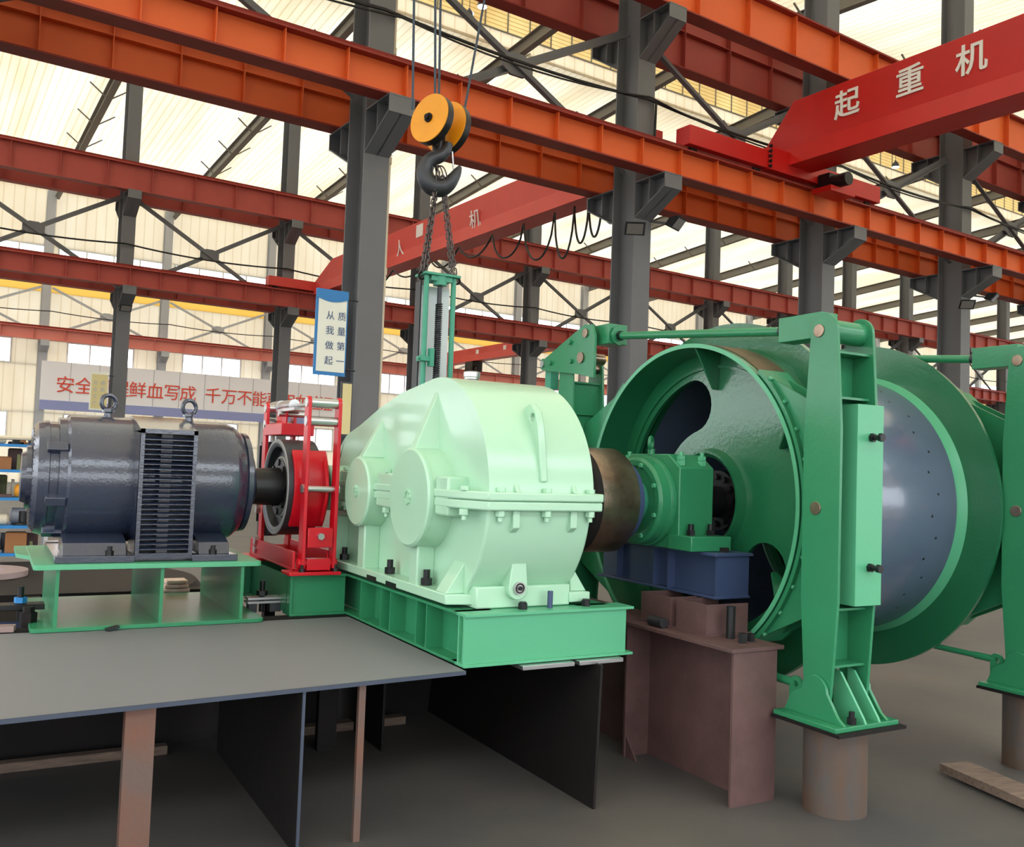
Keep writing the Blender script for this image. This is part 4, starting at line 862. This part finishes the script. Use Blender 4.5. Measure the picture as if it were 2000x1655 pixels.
    for y, z in ((Yf-.1, 2.58), (Yf+.16, 2.45), (Yf-.12, 2.44)): MB().hexn((X-.05, y, z), (1, 0, 0), .018, .02).build('crank_bolt', GREEN, tt)
    MB().cyl((X+.03, Yf+.24, 2.44), (X+.03, Yf+.24, 1.5), .022, n=14).box(X-.005, X+.065, Yf+.2, Yf+.28, 2.26, 2.4).build('drop_link', TEAL, tt)
    MB().cyl((X+.03, Yn+.16, .60), (X+.03, Yf-.16, .62), .018, n=14).cyl((X+.03, Yn+.17, .60), (X+.03, Yn+.30, .601), .022, n=14).build('bottom_rod', GREEN, tt)
    return tt
brake_set(3.65, 'near'); brake_set(5.345, 'far')
for X, w in ((3.65, 'under the near brake lever, in the right foreground'), (5.33, 'under the far brake lever at the right edge')):
    for s in (-1, 1):
        lab = 'rusty steel pipe stand '+(w if s < 0 else ('behind the pedestal, carrying the far side of the near brake' if X < 4 else 'on the far side of the distant brake'))
        tag(MB().lathe((X+.14, DY+s*1.20, 0), [(0, .135), (0, .155), (.432, .155), (.432, .135)], 'z', 48, True).build('pipe_stand', PIPE), lab, 'pipe')
tag(MB().box(-.1, .1, -.45, .45, 0, .045).build('timber_plank', WOOD), 'weathered grey plank on the floor at the foot of the far pipe stand', 'plank')
o = bpy.data.objects['timber_plank.002']; o.location = (4.79, 2.92, .02); o.rotation_euler.z = -.22
# ------------------------------------------------------------------ hoist block, hook and chains (behind the gearbox)
def sheave_things():
    t = thing('hook_block', 'yellow twin-sheave hook block with a big black hook, hanging in mid air', 'hook block', (2.99, 6.62, 3.8))
    ax = Vector((.92, .383, -.10)).normalized()
    c1 = Vector((2.862, 6.55, 4.385)); c2 = Vector((3.065, 6.68, 4.395))
    for c, r in ((c1, .198), (c2, .215)):
        b = MB().cyl(c, c+ax*.012, r, n=56).cyl(c+ax*.012, c+ax*.03, r*.93, n=48).cyl(c+ax*.05, c+ax*.062, r, n=56); s_ = b.build('sheave', YELLOW, t, bevel=.002)
        MB().cyl(c+ax*.006, c+ax*.07, r*1.012, n=56, cap=False).cyl(c+ax*.03, c+ax*.05, r*.95, n=48).build('guard_band', BLACK, s_)
        MB().cyl(c-ax*.012, c+ax*.0, .038, n=20).cyl(c-ax*.035, c-ax*.01, .02, n=16).build('hub', DARKST, s_)
    MB().cyl(c1-ax*.03, c2+ax*.10, .022, n=16).build('axle', BLACK, t)
    mid = (c1+c2)/2+ax*.03
    MB().bar(mid+Vector((0, 0, .05)), mid+Vector((0, 0, -.20)), .05, .10, up=ax).cyl(mid+Vector((0, 0, -.25)), mid+Vector((0, 0, -.15)), .05, n=20).build('cross_head', BLACK, t, bevel=.004)
    r = Vector((.915, -.40, 0)); C0 = Vector((2.99, 6.6, 3.99))
    pp = [(16, -58, 9), (12, -44, 11), (2, -32, 13), (-14, -24, 14.5), (-24, -12, 15.5), (-27, 2, 16.5), (-23, 17, 18), (-11, 29, 19), (5, 31, 18), (19, 23, 15), (29, 10, 12), (36, -3, 8.5), (41, -14, 3.5)]
    P = []; R = []
    for i in range(len(pp)-1):                                   # Catmull-Rom through the points
        a = pp[max(i-1, 0)]; b = pp[i]; c = pp[i+1]; d = pp[min(i+2, len(pp)-1)]
        for q in range(5):
            f = q/5; h = [.5*((2*b[k])+(c[k]-a[k])*f+(2*a[k]-5*b[k]+4*c[k]-d[k])*f*f+(3*b[k]-a[k]-3*c[k]+d[k])*f**3) for k in range(3)]
            P.append(C0+r*h[0]*.0041-Vector((0, 0, h[1]*.0041))); R.append(h[2]*.0041)
    P.append(C0+r*41*.0041+Vector((0, 0, 14*.0041))); R.append(.012)
    MB().tube(P, R, 16).build('hook', IRON, t)
    MB().cyl(C0+r*.10+Vector((0, 0, .17)), C0+r*.115+Vector((0, 0, .03)), .008, n=8).build('safety_latch', STEEL, t)
    for i, (x, y, z, x2, y2) in enumerate(((2.70, 6.50, 4.40, 2.64, 6.5), (2.915, 6.56, 4.52, 2.83, 6.55), (2.985, 6.64, 4.48, 2.93, 6.62), (3.225, 6.74, 4.35, 3.55, 6.85))):
        m = MB().cyl((x, y, z), (x2+(x2-x)*.9, y2, 8.2), .0105, n=8)
        tag(m.build('wire_rope', ROPE), 'steel wire rope of the hoist, %s of four' % ('leftmost', 'second from left', 'third from left', 'rightmost')[i], 'rope', 'hoist ropes')
    return t
sheave_things()
# one chain link, copied along each strand
cm = MB(); lk = []
for i in range(20):
    a = 2*pi*i/20; lk.append((.0125*cos(a), 0, .0135*(1 if sin(a) > 0 else -1)+.0125*sin(a)) if abs(sin(a)) > 1e-6 else (.0125*cos(a), 0, 0))
cm.tube(lk, .0048, 6, True)
def chain(p0, p1, lab, first=[None], bow=0.0):
    p0 = Vector(p0); p1 = Vector(p1); L = (p1-p0).length; n = int(L/.036); d = (p1-p0).normalized()
    t = thing('lifting_chain', lab, 'chain', p1, 'M', 'lifting chains between hook and frame')
    for i in range(n):
        f = (i+.5)/n; p = p0+(p1-p0)*f+Vector((bow*sin(pi*f), 0, 0))
        if first[0] is None:
            o = cm.build('chain_link', CHAIN, None, org=(0, 0, 0)); first[0] = o
        else: o = first[0].copy(); COL.objects.link(o)
        o.name = 'chain_link'; o.parent = t; o.location = p-p1
        o.rotation_mode = 'QUATERNION'; o.rotation_quaternion = d.to_track_quat('Z', 'X') @ (Matrix.Rotation(pi/2*(i % 2)+.5, 3, 'Z').to_quaternion())
        o.scale = (1.15, 1.15, 1.15)
    return t
chain((2.965, 6.56, 3.97), (2.862, 6.58, 3.14), 'outer steel chain strand from the hook to the left corner of the green frame')
chain((2.985, 6.6, 3.94), (2.884, 6.55, 3.15), 'inner steel chain strand from the hook to the left corner of the green frame')
chain((3.015, 6.58, 3.95), (3.165, 6.58, 3.15), 'front steel chain strand from the hook to the right corner of the green frame')
chain((3.03, 6.62, 3.95), (3.155, 6.63, 3.18), 'back steel chain strand from the hook to the right corner of the green frame')
m = MB()
for q in range(3): m.torus((2.985+.016*q, 6.6, 3.955), (1, .2*q-.4, .3), .085, .006, 20, 6)
tag(m.build('chain_loop', CHAIN), 'chain wrapped round the throat of the black hook', 'chain')
# depth indicator with screw
t = thing('depth_indicator', 'tall teal screw depth indicator frame rising behind the gearbox', 'indicator', (3.02, 6.6, 0))
for x in (2.90, 3.135): MB().cyl((x, 6.55, .9), (x, 6.55, 3.16), .021, n=20).build('guide_post', TEAL, t)
MB().box(2.865, 3.175, 6.50, 6.70, 3.14, 3.16).build('top_plate', TEAL, t, bevel=.003)
MB().cyl((3.02, 6.56, 3.07), (3.02, 6.56, 3.14), .055, n=24).box(2.93, 3.11, 6.52, 6.66, 3.10, 3.139).build('top_bearing', TEAL, t)
MB().cyl((3.02, 6.56, 2.9), (3.02, 6.56, 3.08), .018, n=16).cyl((3.02, 6.56, 1.0), (3.02, 6.56, 2.9), .02, n=16).build('spindle', IRON, t)
P = []
for i in range(16*44): a = 2*pi*i/16; P.append((3.02+.024*cos(a), 6.56+.024*sin(a), 2.20+i/16*.0165))
MB().tube(P, .006, 5).build('screw_thread', IRON, t)
MB().box(2.885, 3.165, 6.68, 6.69, 1.0, 3.08).build('scale_panel', mat('pale_panel', (226, 234, 238), .5), t)
MB().box(2.873, 2.884, 6.60, 6.70, 1.0, 3.1).build('side_strip', IRON, t)
MB().box(2.86, 2.94, 6.50, 6.60, 2.46, 2.50).cyl((2.84, 6.53, 2.48), (2.88, 6.53, 2.48), .014).box(2.93, 2.965, 6.49, 6.54, 2.42, 2.56).build('pointer_clamp', TEAL, t)
MB().box(2.86, 3.18, 6.48, 6.74, 0, .95).build('base_box', TEAL, t, bevel=.005)
for x in (2.864, 3.167): MB().torus((x, 6.56, 3.13), (0, 1, 0), .026, .009, 18, 8).build('lifting_ring', DARKST, t)

# ------------------------------------------------------------------ things around the motor
t = thing('gear_blank', 'large dark round plate with slate blue rim lying behind the motor base', 'disc', (.3, 9.1, 0))
MB().lathe((.3, 9.1, 0), [(0, 1.55), (.42, 1.55), (.42, 1.50)], 'z', 96).build('rim', BLUE, t)
MB().lathe((.3, 9.1, 0), [(.42, 1.55), (.53, 1.45), (.53, .01)], 'z', 96).build('face', DARKST, t)
tag(MB().lathe((-.05, 9.45, .532), [(0, .22), (0, .42), (.05, .42), (.05, .22)], 'z', 48, True).build('flange_ring', RINGP), 'pinkish machined flange ring lying on the dark round plate at the left edge', 'ring')
def clampset(x, y, lab, blue):
    t = thing('clamp', lab, 'clamp', (x, y, .70))
    MB().cyl((x, y, .70), (x, y, .89), .016, n=14).build('stud', BLACK, t)
    MB().hexn((x, y, .80), (0, 0, 1), .034, .03).build('nut', SHELFB if blue else BLACK, t)
    return t
t = clampset(.20, 5.86, 'black clamping stud with blue nut and dark strap at the left edge', True)
MB().box(-.12, .32, 5.80, 5.92, .765, .795).build('strap', BLACK, t, bevel=.003); MB().box(-.1, .0, 5.8, 5.92, .70, .764).build('packer', DARKST, t)
tag(MB().hexn((.235, 5.66, .70), (0, 0, 1), .045, .075).hexn((.235, 5.66, .775), (0, 0, 1), .03, .03).build('hex_nut', DARKST), 'big dark nut standing beside the left end of the motor base', 'nut')
tag(MB().bar((-.6, 5.66, .715), (.17, 5.53, .715), .08, .03).build('flat_bar', mat('pinkish_bar', (150, 128, 124), .5, metal=.3)), 'pinkish flat steel bar lying at the left edge behind the table', 'bar')
t = clampset(1.535, 5.80, 'black clamping stud standing through bright steel strips, right of the motor base', False)
for z in (.755, .778): MB().box(1.44, 1.66, 5.76, 5.86, z, z+.014).build('steel_strip', STEEL, t)
MB().box(1.58, 1.65, 5.77, 5.84, .70, .752).build('packer', IRON, t); MB().box(1.45, 1.5, 5.77, 5.84, .70, .752).build('packer', IRON, t)
t = thing('gasket_stack', 'small stack of pale printed packets seen through the motor base', 'packet', (1.2, 6.85, .69))
for i in range(3): MB().box(1.1+.01*i, 1.28-.008*i, 6.75, 6.9, .70+.03*i, .725+.03*i).build('packet', CLOTH, t, bevel=.006)
tag(MB().bar((.60, 5.38, .707), (.66, 5.41, .718), .03, .015).build('wedge', IRON), 'small dark wedge lying against the bottom plate of the motor base', 'wedge')

# ------------------------------------------------------------------ blue parts rack at the far left
t = thing('parts_rack', 'blue shelved rack loaded with machine parts at the left edge', 'rack', (-.6, 11.7, 0))
RX0, RX1 = -2.4, .62
for z in (.50, .80, 1.105, 1.41, 1.69):
    MB().box(RX0, RX1, 11.4, 12.0, z, z+.03).build('shelf', SHELFB, t)
for x in (RX0, RX1-.04, -.9):
    for y in (11.42, 11.95): MB().box(x, x+.04, y, y+.04, 0, 1.75).build('upright', GREYB, t)
P = [(RX0, 11.38, 1.5), (RX0, 11.38, 1.77), (RX1-.1, 11.38, 1.79), (RX1-.03, 11.38, 1.77), (RX1, 11.38, 1.70), (RX1, 11.38, 1.5)]
MB().tube(P, .025, 8).build('handrail', PVC, t)
rc = [('dark', IRON), ('brown', BROWN), ('orange', ORNG), ('grey', GREYB), ('rust coloured', mat('rust_item', (150, 100, 60), .7)), ('olive', mat('olive_item', (104, 108, 72), .7)), ('pale', PVC), ('black', BLACK)]
names = {'ft': 'flanged part', 'bx': 'box', 'cy': 'cylinder part', 'bk': 'bracket'}
SH = {.50: 'bottom shelf', .80: 'second shelf from the bottom', 1.105: 'middle shelf', 1.41: 'fourth shelf', 1.69: 'top shelf'}
k = 0
for z in (.53, .83, 1.135, 1.44, 1.72):
    for row in (0, 1):
      x = -.55+.08*row; j = 0
      while x < .50:
          w = random.uniform(.12, .26); h = random.uniform(.12, .22)+.03*row if z < 1.7 else .07; cn, cmx = rc[(k*3+j+row*5) % len(rc)]; kd = ('bx', 'ft', 'cy', 'bk')[(k+j*3) % 4]
          y = (11.42, 11.74)[row]+random.uniform(0, .05); m = MB()
          if kd == 'bx': m.box(x, x+w, y, y+.2, z, z+h).box(x+.01, x+w-.01, y+.01, y+.19, z+h, z+h+.008)
          elif kd == 'ft': m.lathe((x+w/2, y+.12, z), [(0, w/2), (.025, w/2), (.03, w/4), (h, w/4), (h, .03)], 'z', 24)
          elif kd == 'cy': m.lathe((x, y+.1, z+min(h, w)/2), [(0, min(h, w)/2*.6), (.02, min(h, w)/2), (w-.02, min(h, w)/2), (w, min(h, w)/2*.6)], 'x', 24)
          else: m.prism([(x, z), (x+w, z), (x+w, z+.03), (x+.04, z+.04), (x+.03, z+h), (x, z+h)], 'y', y, y+.15)
          zz = min(SH, key=lambda q: abs(q+.03-z))
          tag(m.build('machine_part', cmx, bevel=.004), '%s %s on the blue rack, %s, %s row, %s from left' % (cn, names[kd], SH[zz].replace(' from the bottom', ''), ('front', 'back')[row], ORD[j]), 'machine part', 'parts on the blue rack')
          x += w+random.uniform(.015, .05); j += 1
    k += 1
